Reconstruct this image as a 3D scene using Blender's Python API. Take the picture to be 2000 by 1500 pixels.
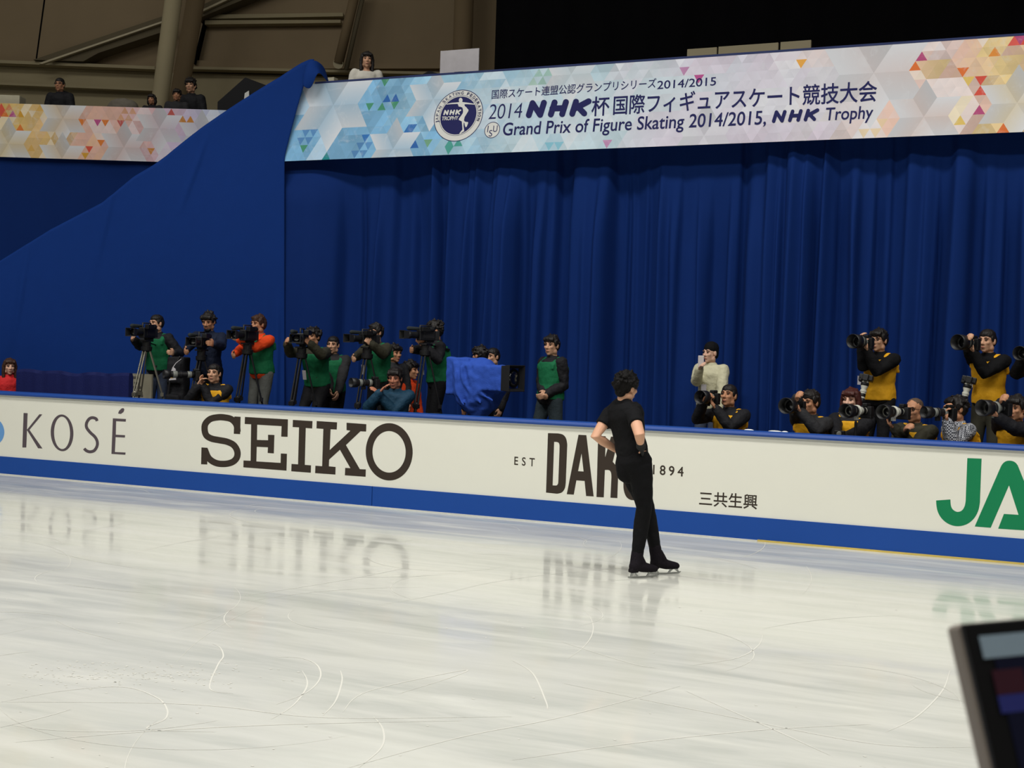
import bpy, bmesh, math, random
from mathutils import Vector, Matrix, noise
from mathutils.geometry import tessellate_polygon

for o in list(bpy.data.objects):
    bpy.data.objects.remove(o)
V = Vector
S = bpy.context.scene
COL = S.collection
rad = math.radians

# ------------------------------------------------------------------ camera
FPX = 2500.0                       # focal length in pixels of the 2000 x 1500 frame
YAW, PITCH, ROLL = rad(24.05), rad(-1.25), rad(1.8)
CAM = V((0, 0, 1.84))
F = V((-math.sin(YAW) * math.cos(PITCH), math.cos(YAW) * math.cos(PITCH), math.sin(PITCH)))
_R0 = V((math.cos(YAW), math.sin(YAW), 0))
_U0 = _R0.cross(F)
R = math.cos(ROLL) * _R0 + math.sin(ROLL) * _U0
U = -math.sin(ROLL) * _R0 + math.cos(ROLL) * _U0
cd = bpy.data.cameras.new('camera')
cd.sensor_width = 36.0
cd.lens = FPX / 2000 * 36
cd.clip_start = 0.05
cd.clip_end = 300
cd.dof.use_dof = True
cd.dof.focus_distance = 13.0
cd.dof.aperture_fstop = 10.5
cam = bpy.data.objects.new('camera', cd)
COL.objects.link(cam)
cam.matrix_world = Matrix(((R.x, U.x, -F.x, CAM.x), (R.y, U.y, -F.y, CAM.y), (R.z, U.z, -F.z, CAM.z), (0, 0, 0, 1)))
S.camera = cam

# ------------------------------------------------------------------ world, lamps, exposure
S.view_settings.view_transform = 'Standard'
S.view_settings.look = 'None'
S.view_settings.exposure = 0.08
S.view_settings.gamma = 1.0
S.view_settings.use_curve_mapping = False
w = bpy.data.worlds.new('arena_air')
S.world = w
w.use_nodes = True
w.node_tree.nodes['Background'].inputs[0].default_value = (1.0, 0.93, 0.80, 1)
w.node_tree.nodes['Background'].inputs[1].default_value = 0.055


def area(name, loc, sx, sy, power, target, color=(1.0, 0.982, 0.935), spread=140):
    l = bpy.data.lights.new(name, 'AREA')
    l.shape = 'RECTANGLE'
    l.size, l.size_y = sx, sy
    l.energy = power
    l.color = color
    l.spread = rad(spread)
    o = bpy.data.objects.new(name, l)
    COL.objects.link(o)
    o.location = loc
    d = V(target) - V(loc)
    o.rotation_euler = d.to_track_quat('-Z', 'Y').to_euler()
    return o


# rows of arena floodlights hung high over the ice
for i, x in enumerate((-16, -9, -2, 5)):
    area('arena_floodlight', (x, 6.5, 15), 5.0, 1.4, 300 if x < -10 else 410, (x * .9 - .4, 8.2, 0), spread=125)
    area('arena_floodlight', (x, -2.0, 15), 5.0, 1.4, 190 if x < -10 else 250, (x * .9 - .4, 6.5, 0), spread=125)
# dim fill lamps, added to brighten the wall above the stands
area('upper_wall_fill', (-12, 15.5, 13.5), 6, 1.0, 84, (-15, 29, 7), spread=150)
area('upper_wall_fill', (-20, 14.0, 13.5), 6, 1.0, 66, (-24, 27, 7), spread=150)


# ------------------------------------------------------------------ pixel helpers
def ray(px, py):
    return F * FPX + R * (px - 1000) + U * (750 - py)


def dep(px, py, z):
    d = ray(px, py)
    return CAM + d * (z / d.dot(F))


def onY(px, py, Y):
    d = ray(px, py)
    return CAM + d * (Y / d.y)


def onZ(px, py, Z):
    d = ray(px, py)
    return CAM + d * ((Z - CAM.z) / d.z)


def onP(px, py, p0, n):
    d = ray(px, py)
    return CAM + d * ((V(p0) - CAM).dot(n) / d.dot(n))


# ------------------------------------------------------------------ materials
def lin(c):
    c /= 255.0
    return c / 12.92 if c <= .04045 else ((c + .055) / 1.055) ** 2.4


def rgb(c):
    return (lin(c[0]), lin(c[1]), lin(c[2]), 1)


MATS = {}


def mat(name, c, rough=.6, var=.10, vscale=9.0, bump=0.0, bscale=60.0, metal=0.0, spec=.4, stretch=None, emit=None):
    if name in MATS:
        return MATS[name]
    m = bpy.data.materials.new(name)
    m.use_nodes = True
    nt = m.node_tree
    b = nt.nodes['Principled BSDF']
    tc = nt.nodes.new('ShaderNodeTexCoord')
    mp = nt.nodes.new('ShaderNodeMapping')
    if stretch:
        mp.inputs['Scale'].default_value = stretch
    nt.links.new(tc.outputs['Object'], mp.inputs[0])
    nz = nt.nodes.new('ShaderNodeTexNoise')
    nz.inputs['Scale'].default_value = vscale
    nz.inputs['Detail'].default_value = 3
    nt.links.new(mp.outputs[0], nz.inputs['Vector'])
    mx = nt.nodes.new('ShaderNodeMix')
    mx.data_type = 'RGBA'
    k = rgb(c)
    mx.inputs[6].default_value = (k[0] * (1 - var), k[1] * (1 - var), k[2] * (1 - var), 1)
    mx.inputs[7].default_value = (min(1, k[0] * (1 + var)), min(1, k[1] * (1 + var)), min(1, k[2] * (1 + var)), 1)
    nt.links.new(nz.outputs[0], mx.inputs[0])
    nt.links.new(mx.outputs[2], b.inputs['Base Color'])
    b.inputs['Roughness'].default_value = rough
    b.inputs['Metallic'].default_value = metal
    b.inputs['Specular IOR Level'].default_value = spec
    if bump:
        n2 = nt.nodes.new('ShaderNodeTexNoise')
        n2.inputs['Scale'].default_value = bscale
        n2.inputs['Detail'].default_value = 4
        nt.links.new(mp.outputs[0], n2.inputs['Vector'])
        bp = nt.nodes.new('ShaderNodeBump')
        bp.inputs['Strength'].default_value = bump
        bp.inputs['Distance'].default_value = .02
        nt.links.new(n2.outputs[0], bp.inputs['Height'])
        nt.links.new(bp.outputs[0], b.inputs['Normal'])
    if emit:
        b.inputs['Emission Color'].default_value = rgb(c)
        b.inputs['Emission Strength'].default_value = emit
    MATS[name] = m
    return m


def art_mat(name, splash=.35):
    """printed banner cloth: colours come from the mesh's own printed pattern"""
    m = bpy.data.materials.new(name)
    m.use_nodes = True
    nt = m.node_tree
    b = nt.nodes['Principled BSDF']
    at = nt.nodes.new('ShaderNodeAttribute')
    at.attribute_name = 'print'
    tc = nt.nodes.new('ShaderNodeTexCoord')
    nz = nt.nodes.new('ShaderNodeTexNoise')
    nz.inputs['Scale'].default_value = 5.0
    nz.inputs['Detail'].default_value = 8
    nz.inputs['Roughness'].default_value = .68
    nz.inputs['Distortion'].default_value = 1.2
    nt.links.new(tc.outputs['Object'], nz.inputs['Vector'])
    cr = nt.nodes.new('ShaderNodeValToRGB')
    cr.color_ramp.elements[0].position = .54
    cr.color_ramp.elements[0].color = (0, 0, 0, 1)
    cr.color_ramp.elements[1].position = .74
    cr.color_ramp.elements[1].color = (splash, splash, splash, 1)
    nt.links.new(nz.outputs[0], cr.inputs[0])
    mx = nt.nodes.new('ShaderNodeMix')
    mx.data_type = 'RGBA'
    mx.inputs[7].default_value = (.78, .8, .84, 1)
    nt.links.new(cr.outputs[0], mx.inputs[0])
    nt.links.new(at.outputs['Color'], mx.inputs[6])
    nt.links.new(mx.outputs[2], b.inputs['Base Color'])
    b.inputs['Roughness'].default_value = .7
    b.inputs['Specular IOR Level'].default_value = .15
    return m


def ice_mat():
    m = bpy.data.materials.new('rink_ice')
    m.use_nodes = True
    nt = m.node_tree
    N, L = nt.nodes.new, nt.links.new
    b = nt.nodes['Principled BSDF']
    tc = N('ShaderNodeTexCoord')

    def streak(rot, sc, scale, detail, lo, hi, distort=.6, rough=.6):
        mp = N('ShaderNodeMapping')
        mp.inputs['Rotation'].default_value = (0, 0, rad(rot))
        mp.inputs['Scale'].default_value = sc
        L(tc.outputs['Object'], mp.inputs[0])
        nz = N('ShaderNodeTexNoise')
        nz.inputs['Scale'].default_value = scale
        nz.inputs['Detail'].default_value = detail
        nz.inputs['Roughness'].default_value = rough
        nz.inputs['Distortion'].default_value = distort
        L(mp.outputs[0], nz.inputs['Vector'])
        r = N('ShaderNodeMapRange')
        r.inputs[1].default_value = lo
        r.inputs[2].default_value = hi
        L(nz.outputs[0], r.inputs[0])
        return r.outputs[0]

    def mixc(fac, a, c):
        mx = N('ShaderNodeMix')
        mx.data_type = 'RGBA'
        for sock, v in ((mx.inputs[0], fac), (mx.inputs[6], a), (mx.inputs[7], c)):
            if isinstance(v, tuple):
                sock.default_value = v
            else:
                L(v, sock)
        return mx.outputs[2]

    s1 = streak(8, (.35, 2.2, 1), .55, 6, .38, .68)           # broad swept patches
    s2 = streak(-22, (.6, 3.2, 1), 1.0, 6, .40, .74)          # long skate sweeps
    s3 = streak(35, (.7, 4.5, 1), 1.3, 6, .44, .76)
    c = mixc(s1, rgb((190, 192, 184)), rgb((207, 207, 198)))
    c = mixc(s2, c, rgb((218, 218, 209)))
    c = mixc(s3, c, rgb((213, 213, 205)))
    # streaky grey-blue tint that grows towards the boards
    sx = N('ShaderNodeSeparateXYZ')
    L(tc.outputs['Object'], sx.inputs[0])
    edge = N('ShaderNodeMapRange')
    edge.inputs[1].default_value = 10.6
    edge.inputs[2].default_value = 13.0
    L(sx.outputs['Y'], edge.inputs[0])
    s4 = streak(3, (.22, 3.0, 1), 1.1, 6, .5, .72)
    mu = N('ShaderNodeMath')
    mu.operation = 'MULTIPLY'
    L(edge.outputs[0], mu.inputs[0])
    L(s4, mu.inputs[1])
    c = mixc(mu.outputs[0], c, rgb((170, 183, 184)))
    L(c, b.inputs['Base Color'])
    rr = N('ShaderNodeMapRange')
    rr.inputs[3].default_value = .07
    rr.inputs[4].default_value = .26
    L(s2, rr.inputs[0])
    L(rr.outputs[0], b.inputs['Roughness'])
    b.inputs['IOR'].default_value = 1.31
    b.inputs['Specular IOR Level'].default_value = .62
    fine = N('ShaderNodeTexNoise')
    fine.inputs['Scale'].default_value = 9
    fine.inputs['Detail'].default_value = 5
    L(tc.outputs['Object'], fine.inputs['Vector'])
    bp = N('ShaderNodeBump')
    bp.inputs['Strength'].default_value = .02
    bp.inputs['Distance'].default_value = .01
    L(fine.outputs[0], bp.inputs['Height'])
    L(bp.outputs[0], b.inputs['Normal'])
    return m


def check_mat():
    m = bpy.data.materials.new('checked_cotton')
    m.use_nodes = True
    nt = m.node_tree
    b = nt.nodes['Principled BSDF']
    tc = nt.nodes.new('ShaderNodeTexCoord')
    ck = nt.nodes.new('ShaderNodeTexChecker')
    ck.inputs['Scale'].default_value = 64
    ck.inputs[1].default_value = rgb((176, 178, 184))
    ck.inputs[2].default_value = rgb((44, 46, 56))
    nt.links.new(tc.outputs['Object'], ck.inputs['Vector'])
    nt.links.new(ck.outputs[0], b.inputs['Base Color'])
    b.inputs['Roughness'].default_value = .8
    MATS['checked_cotton'] = m
    return m


# ------------------------------------------------------------------ mesh builder
class MB:
    def __init__(s):
        s.v, s.f = [], []

    def add(s, vs, fs):
        k = len(s.v)
        s.v += [V(p) for p in vs]
        s.f += [tuple(i + k for i in f) for f in fs]
        return s

    def rings(s, rings, caps=True, closed=True):
        n = len(rings[0])
        vs = [p for r in rings for p in r]
        fs = []
        for i in range(len(rings) - 1):
            for j in range(n if closed else n - 1):
                a, b_ = i * n + j, i * n + (j + 1) % n
                fs.append((a, b_, b_ + n, a + n))
        if caps:
            fs.append(tuple(range(n - 1, -1, -1)))
            fs.append(tuple(range((len(rings) - 1) * n, len(rings) * n)))
        return s.add(vs, fs)

    def tube(s, pts, rs, n=12, round_ends=True, flat=None):
        pts = [V(p) for p in pts]
        if not isinstance(rs, (list, tuple)):
            rs = [rs] * len(pts)
        P, Q = [], []
        if round_ends:
            d0 = (pts[0] - pts[1]).normalized()
            d1 = (pts[-1] - pts[-2]).normalized()
            sc_ = lambda q, k: tuple(v * math.sqrt(1 - k * k) for v in q) if isinstance(q, tuple) else q * math.sqrt(1 - k * k)
            mn = lambda q: min(q) if isinstance(q, tuple) else q
            for k in (.95, .6):
                P.append(pts[0] + d0 * mn(rs[0]) * k)
                Q.append(sc_(rs[0], k))
            P += pts
            Q += list(rs)
            for k in (.6, .95):
                P.append(pts[-1] + d1 * mn(rs[-1]) * k)
                Q.append(sc_(rs[-1], k))
        else:
            P, Q = pts, list(rs)
        rings = []
        t0 = (P[1] - P[0]).normalized()
        x = t0.orthogonal().normalized() if flat is None else (V(flat) - t0 * V(flat).dot(t0)).normalized()
        for i, p in enumerate(P):
            if i == 0:
                t = t0
            elif i == len(P) - 1:
                t = (P[-1] - P[-2]).normalized()
            else:
                t = ((P[i + 1] - P[i]).normalized() + (P[i] - P[i - 1]).normalized())
                t = t.normalized() if t.length > 1e-6 else (P[i + 1] - P[i]).normalized()
            x = (x - t * x.dot(t)).normalized()
            y = t.cross(x)
            r = Q[i]
            rx, ry = (r, r) if not isinstance(r, (tuple, list)) else r
            rings.append([p + x * rx * math.cos(2 * math.pi * j / n) + y * ry * math.sin(2 * math.pi * j / n) for j in range(n)])
        return s.rings(rings)

    def ell(s, c, r, B=None, nu=14, nv=9):
        c = V(c)
        B = B or (V((1, 0, 0)), V((0, 1, 0)), V((0, 0, 1)))
        rings = []
        for i in range(1, nv):
            a = -math.pi / 2 + math.pi * i / nv
            rings.append([c + B[0] * (r[0] * math.cos(a) * math.cos(2 * math.pi * j / nu)) + B[1] * (r[1] * math.cos(a) * math.sin(2 * math.pi * j / nu)) + B[2] * (r[2] * math.sin(a)) for j in range(nu)])
        k = len(s.v)
        s.rings(rings, caps=False)
        s.v += [c - B[2] * r[2], c + B[2] * r[2]]
        b_, t = len(s.v) - 2, len(s.v) - 1
        for j in range(nu):
            s.f.append((b_, k + (j + 1) % nu, k + j))
            q = k + (nv - 2) * nu
            s.f.append((t, q + j, q + (j + 1) % nu))
        return s

    def box(s, c, d, B=None):
        c = V(c)
        B = B or (V((1, 0, 0)), V((0, 1, 0)), V((0, 0, 1)))
        vs = [c + B[0] * (d[0] / 2 * x) + B[1] * (d[1] / 2 * y) + B[2] * (d[2] / 2 * z) for z in (-1, 1) for y in (-1, 1) for x in (-1, 1)]
        return s.add(vs, [(0, 2, 3, 1), (4, 5, 7, 6), (0, 1, 5, 4), (2, 6, 7, 3), (0, 4, 6, 2), (1, 3, 7, 5)])

    def lathe(s, prof, o, ax, n=28, caps=True):
        o, ax = V(o), V(ax).normalized()
        x = ax.orthogonal().normalized()
        y = ax.cross(x)
        return s.rings([[o + ax * h + x * (r * math.cos(2 * math.pi * j / n)) + y * (r * math.sin(2 * math.pi * j / n)) for j in range(n)] for r, h in prof], caps)

    def prism(s, poly, d):
        d = V(d)
        a = [V(p) for p in poly]
        n = len(a)
        vs = a + [p + d for p in a]
        fs = [tuple(range(n)), tuple(range(2 * n - 1, n - 1, -1))]
        fs += [(i, (i + 1) % n + 0, (i + 1) % n + n, i + n)[::-1] for i in range(n)]
        return s.add(vs, fs)

    def mesh(s, name='m', origin=None):
        me = bpy.data.meshes.new(name)
        o = V(origin) if origin is not None else V((0, 0, 0))
        me.from_pydata([p - o for p in s.v], [], s.f)
        bm = bmesh.new()
        bm.from_mesh(me)
        bmesh.ops.recalc_face_normals(bm, faces=bm.faces)
        bm.to_mesh(me)
        bm.free()
        return me


def obj(name, mb, m, parent=None, smooth=False, bevel=0, label=None):
    """link ONE mesh object; mb in world coordinates, stored relative to its thing"""
    org = parent['_o'] if parent is not None and '_o' in parent else None
    me = mb.mesh(name, org) if isinstance(mb, MB) else mb
    o = bpy.data.objects.new(name, me)
    COL.objects.link(o)
    if m:
        me.materials.clear()
        me.materials.append(m)
    if smooth:
        for p in me.polygons:
            p.use_smooth = True
    if parent is not None:
        o.parent = parent
        if '_o' in parent:
            o['_o'] = parent['_o']
    if bevel:
        bv = o.modifiers.new('bevel', 'BEVEL')
        bv.width = bevel
        bv.segments = 2
        bv.limit_method = 'ANGLE'
    if label:
        o['label'] = label
    return o


def thing(name, label, cat, loc=(0, 0, 0), group=None):
    o = bpy.data.objects.new(name, None)
    o.empty_display_size = .1
    COL.objects.link(o)
    o.location = loc
    o['_o'] = tuple(loc)
    o['label'] = label
    o['category'] = cat
    if group:
        o['group'] = group
    return o


def tag(o, label, cat, group=None, kind=None):
    o['label'] = label
    if cat:
        o['category'] = cat
    if group:
        o['group'] = group
    if kind:
        o['kind'] = kind
    return o


def struct(name, mb, m, label=None, **k):
    o = obj(name, mb, m, **k)
    o['kind'] = 'structure'
    if label:
        o['label'] = label
    return o


def remesh(mb, voxel, smooth=3, disp=0.0, dscale=.12, origin=None):
    me = mb.mesh('tmp', origin)
    o = bpy.data.objects.new('tmp', me)
    COL.objects.link(o)
    r = o.modifiers.new('r', 'REMESH')
    r.mode = 'VOXEL'
    r.voxel_size = voxel
    if disp:
        tx = bpy.data.textures.get('cl%g' % dscale) or bpy.data.textures.new('cl%g' % dscale, 'CLOUDS')
        tx.noise_scale = dscale
        d = o.modifiers.new('d', 'DISPLACE')
        d.texture = tx
        d.strength = disp
        d.mid_level = .5
    if smooth:
        sm = o.modifiers.new('s', 'SMOOTH')
        sm.factor = .5
        sm.iterations = smooth
    dg = bpy.context.evaluated_depsgraph_get()
    out = bpy.data.meshes.new_from_object(o.evaluated_get(dg))
    bpy.data.objects.remove(o)
    bpy.data.meshes.remove(me)
    for p in out.polygons:
        p.use_smooth = True
    return out


# ------------------------------------------------------------------ flat print: polygons, strokes, type
def poly2(mb, loops, fn):
    """flat polygon (first loop) with holes (others), each point through fn -> world"""
    tri = tessellate_polygon([[V((x, y, 0)) for x, y in l] for l in loops])
    pts = [fn(x, y) for l in loops for x, y in l]
    lifted(mb, pts, [tuple(t) for t in tri])
    return mb


def lifted(mb, pts, fs):
    """add flat print a hair above what was printed before"""
    mb.k = getattr(mb, 'k', 0) + 1
    a, b_, c = pts[fs[0][0]], pts[fs[0][1]], pts[fs[0][2]]
    n_ = (b_ - a).cross(c - a).normalized()
    if n_.dot(CAM - a) < 0:
        n_ = -n_
    mb.add([p + n_ * (.00004 * mb.k) for p in pts], fs)


def stroke2(mb, pts, wd, fn, round_ends=False):
    """flat stroke of one width along a polyline, smoothed"""
    P = [V((x, y)) for x, y in pts]
    L, Rr = [], []
    for i, p in enumerate(P):
        if i == 0:
            t = P[1] - P[0]
        elif i == len(P) - 1:
            t = P[-1] - P[-2]
        else:
            t = (P[i + 1] - P[i]).normalized() + (P[i] - P[i - 1]).normalized()
        t = t.normalized()
        nn = V((-t.y, t.x)) * (wd / 2)
        L.append(p + nn)
        Rr.append(p - nn)
    vs = [fn(q.x, q.y) for q in L] + [fn(q.x, q.y) for q in Rr]
    n = len(P)
    lifted(mb, vs, [(i, i + 1, n + i + 1, n + i) for i in range(n - 1)])
    if round_ends:
        for p in (P[0], P[-1]):
            lifted(mb, [fn(p.x + wd / 2 * math.cos(a * math.pi / 10), p.y + wd / 2 * math.sin(a * math.pi / 10)) for a in range(20)], [tuple(range(20))])
    return mb


def catmull(pts, k=6):
    P = [V(p) for p in pts]
    out = []
    for i in range(len(P) - 1):
        p0, p1, p2, p3 = P[max(i - 1, 0)], P[i], P[i + 1], P[min(i + 2, len(P) - 1)]
        for j in range(k):
            t = j / k
            out.append(.5 * ((2 * p1) + (p2 - p0) * t + (2 * p0 - 5 * p1 + 4 * p2 - p3) * t * t + (3 * p1 - p0 - 3 * p2 + p3) * t ** 3))
    out.append(P[-1])
    return [tuple(q) for q in out]


_TX = {}


def glyphs(body, bold=0.0, space=1.0):
    key = (body, bold, space)
    if key in _TX:
        return _TX[key]
    cu = bpy.data.curves.new('type', 'FONT')
    cu.body = body
    cu.offset = bold
    cu.space_character = space
    cu.resolution_u = 4
    o = bpy.data.objects.new('type', cu)
    COL.objects.link(o)
    dg = bpy.context.evaluated_depsgraph_get()
    me = bpy.data.meshes.new_from_object(o.evaluated_get(dg))
    r = ([(v.co.x, v.co.y) for v in me.vertices], [tuple(p.vertices) for p in me.polygons])
    bpy.data.objects.remove(o)
    bpy.data.curves.remove(cu)
    bpy.data.meshes.remove(me)
    _TX[key] = r
    return r


def type_on(mb, body, p0, p1, p2, bold=0.0, space=1.0, ref='cap', off=V((0, 0, 0))):
    """set a line of type: p0 baseline start, p1 baseline end, p2 top of capitals at the start (world)"""
    thin, bold = (bold, 0) if bold < 0 else (0, bold)
    vs, fs = glyphs(body, thin, space)
    x0, x1 = min(v[0] for v in vs), max(v[0] for v in vs)
    if ref == 'cap':
        y0, y1 = 0.0, max(v[1] for v in glyphs('H')[0])
    else:
        y0, y1 = min(v[1] for v in vs), max(v[1] for v in vs)
    sh = [(0, 0)] if not bold else [(bold * math.cos(a), bold * math.sin(a)) for a in [i * math.pi / 4 + .39 for i in range(8)]] + [(0, 0)]
    for dx, dy in sh:
        lifted(mb, [p0 + (p1 - p0) * ((x + dx - x0) / (x1 - x0)) + (p2 - p0) * ((y + dy - y0) / (y1 - y0)) + off for x, y in vs], fs)
    return mb
# ================================================================== the place
YB = 13.16            # face of the rink boards
YC = 16.8             # front edge of the stand, top of the long banner
X0, X1 = -24.0, 9.0
PIT = 0.42            # floor behind the boards
RISER = 0.60          # platforms the standing camera crews use

concrete = mat('concrete_floor', (92, 88, 80), .8, .15, 3, .2, 40)
blue_cloth = mat('blue_stage_cloth', (16, 51, 120), .85, .05, 5, .12, 160, spec=.12)
deep_cloth = mat('deep_blue_cloth', (14, 44, 106), .85, .05, 5, .12, 160, spec=.12)
board_white = mat('white_board_panel', (231, 230, 218), .5, .015, 2, .03, 8, spec=.25)
board_blue = mat('blue_board_band', (22, 72, 154), .5, .04, 3, .03, 10, spec=.3)
cap_blue = mat('blue_cap_rail', (30, 72, 152), .42, .05, 3, spec=.35)
black_cloth = mat('black_drape', (9, 9, 11), .95, .2, 4, spec=.05)
wall_paint = mat('dome_wall_panel', (146, 128, 100), .85, .08, 1.5, .1, 60)
wall_pale = mat('pale_concrete', (168, 156, 124), .85, .08, 1.5, .1, 60)
beam_paint = mat('beam_soffit', (104, 94, 72), .8, .08, 2)
column_paint = mat('column_concrete', (168, 156, 124), .8, .08, 2)
brown_and_shaded = mat('brown_and_shaded_concrete', (124, 106, 78), .8, .08, 2)  # own brown of pipe and wall column; painted shade on the second leaning column
edge_metal = mat('pale_edge_metal', (196, 184, 152), .5, .05, 4)
navy_ink = mat('navy_print', (38, 40, 92), .7, .03, 4, spec=.15)
white_ink = mat('white_print', (222, 222, 218), .7, .03, 4, spec=.15)

struct('floor', MB().box((-7, 12, -.15), (70, 70, .2)), concrete, 'grey concrete arena floor around the ice sheet')
ICE = ice_mat()
ice = struct('floor_ice', MB().box(((X0 + X1) / 2, (1.3 + YB) / 2, -.03), (X1 - X0 + 20, YB - 1.3 + .1, .06)), ICE, 'white scratched ice sheet of the rink')
struct('floor_pit', MB().box(((X0 + X1) / 2, (YB + .2 + 20) / 2, PIT / 2 - .03), (X1 - X0, 20 - YB - .2, PIT + .06)), concrete, 'dark raised walkway behind the rink boards')
struct('floor_seats', MB().box((-4, -1.1, .3), (24, 4.2, .72)), concrete, 'raised spectator floor on the near side of the rink')

# snow scratches left by blades: far too many to count
rnd = random.Random(5)
sc = MB()


def arc_strip(pts, w0, z=.0012):
    P = [V((p[0], p[1], z)) for p in pts]
    L, Q = [], []
    for i, p in enumerate(P):
        t = (P[min(i + 1, len(P) - 1)] - P[max(i - 1, 0)]).normalized()
        n_ = V((-t.y, t.x, 0))
        ww = w0 * (.25 + .75 * math.sin(math.pi * (i + .3) / (len(P) - .4)))
        L.append(p + n_ * ww / 2)
        Q.append(p - n_ * ww / 2)
    n = len(P)
    sc.add(L + Q, [(i, i + 1, n + i + 1, n + i) for i in range(n - 1)])


for px in ([(412, 1340), (436, 1300), (430, 1330), ], ):
    pass
traced = [
    [(455, 1355), (410, 1345), (425, 1300), (436, 1282), (430, 1265), (415, 1258)],
    [(420, 1430), (290, 1425), (322, 1405), (326, 1385), (305, 1362), (240, 1342), (120, 1350), (0, 1372)],
    [(540, 1376), (598, 1353), (625, 1325), (620, 1300), (590, 1286), (540, 1283)],
    [(530, 1405), (570, 1380), (595, 1350), (600, 1330), (590, 1310)],
    [(630, 1398), (655, 1370), (668, 1330), (665, 1310)],
    [(0, 1421), (80, 1402), (138, 1386)],
    [(0, 1371), (280, 1373), (430, 1380), (640, 1402), (1000, 1400)],
    [(30, 1450), (300, 1428), (560, 1415), (900, 1408)],
    [(670, 1390), (720, 1350), (900, 1310), (890, 1320), (780, 1355)],
    [(1350, 1300), (1440, 1285), (1480, 1262), (1490, 1240)],
    [(1730, 1430), (1790, 1400), (1840, 1350), (1855, 1310)],
    [(1000, 1485), (1250, 1450), (1500, 1425), (1700, 1415)],
    [(1340, 1350), (1500, 1420), (1620, 1475)], [(1100, 1335), (1400, 1395), (1700, 1452), (1900, 1460)],
    [(1000, 1290), (1040, 1315), (1066, 1370), (1069, 1385)],
    [(470, 1165), (600, 1145), (700, 1128), (790, 1110)], [(1100, 1255), (1230, 1295), (1280, 1305)],
    [(700, 1500), (745, 1460), (748, 1425), (730, 1400)], [(680, 1500), (900, 1440), (1100, 1400), (1330, 1340)]]
for t in traced:
    q = [onZ(x, y, 0) for x, y in t]
    arc_strip(catmull([(p.x, p.y) for p in q], 8), .009)
for k in range(150):
    c = V((rnd.uniform(-12, 3), rnd.uniform(5.2, 12.6)))
    r = rnd.choice((.5, .9, 1.6, 3, 6, 12)) * rnd.uniform(.7, 1.4)
    a0, da = rnd.uniform(0, 6.28), rnd.uniform(.4, 1.6) / max(r, .8) * 1.4
    arc_strip([(c.x + r * math.cos(a0 + da * i / 16), c.y + r * math.sin(a0 + da * i / 16)) for i in range(17)], rnd.uniform(.003, .007))
for k in range(260):                                   # crumbs of shaved ice
    px, py = rnd.gauss(240, 130), rnd.gauss(1318, 14)
    if rnd.random() < .25:
        px, py = rnd.uniform(0, 1900), rnd.uniform(1150, 1500)
    p = onZ(px, py, 0)
    s = rnd.uniform(.004, .011)
    sc.add([V((p.x + s * math.cos(a * 1.05), p.y + s * .8 * math.sin(a * 1.05), .0015)) for a in range(6)], [tuple(range(6))])
snow = mat('shaved_ice', (208, 207, 199), .9, .05, 30, spec=.1)
tag(obj('frost_scratches', sc, snow), 'thin white blade scratches and ice shavings over the rink surface', None, kind='stuff')

# ------------------------------------------------------------------ rink boards
zc0, zc1, zk = 1.088, 1.142, 0.247
board = thing('rink_boards', 'long white advertising boards with blue cap rail and blue kick band along the ice', 'rink boards', (-8, YB, 0))
obj('ad_panel', MB().box(((X0 + X1) / 2, YB + .06, (zk + zc0) / 2), (X1 - X0, .12, zc0 - zk)), board_white, board)
seam = onY(727, 985, YB).x
for a, b_ in ((X0, seam - .004), (seam + .004, X1)):
    obj('kick_band', MB().box(((a + b_) / 2, YB + .055, zk / 2 + .004), (b_ - a, .13, zk - .008)), board_blue, board)
prof = [(-.03, zc0), (-.036, zc0 + .02), (-.03, zc0 + .034), (-.02, zc0 + .046), (.02, zc1), (.11, zc1), (.15, zc0 + .045), (.155, zc0), ]
capseam = onY(610, 800, YB).x
for a, b_ in ((X0, capseam - .002), (capseam + .002, X1)):
    obj('cap_rail', MB().rings([[V((x, YB + y, z)) for y, z in prof] for x in (a, b_)]), cap_blue, board)
xs = onY(1480, 1057, YB).x
obj('base_strip', MB().box(((xs + X1) / 2, YB - .008, .008), (X1 - xs, .02, .022)), mat('yellow_base_strip', (206, 182, 96), .5), board, label='yellow strip under the kick band')
obj('frost_lip', MB().box(((xs + X0) / 2, YB - .012, .006), (xs - X0, .03, .014)), snow, board, label='line of white frost under the kick band')


def on_board(k, ox, oy):
    return lambda x, y: onY(x / k + ox, y / k + oy, YB - .001)


ink = mat('dark_brown_vinyl', (58, 49, 42), .5, .03, 4, spec=.25)
grey_ink = mat('plum_grey_vinyl', (88, 78, 84), .5, .03, 4, spec=.25)
green_ink = mat('green_vinyl', (18, 128, 82), .5, .03, 4, spec=.25)
sky_ink = mat('sky_blue_vinyl', (104, 156, 214), .5, .03, 4, spec=.25)
idn = on_board(1, 0, 0)


def ell_pts(cx, cy, ax, ay, bx, by, n=64):
    return [(cx + ax * math.cos(t) + bx * math.sin(t), cy + ay * math.cos(t) + by * math.sin(t)) for t in [2 * math.pi * i / n for i in range(n)]]


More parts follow.
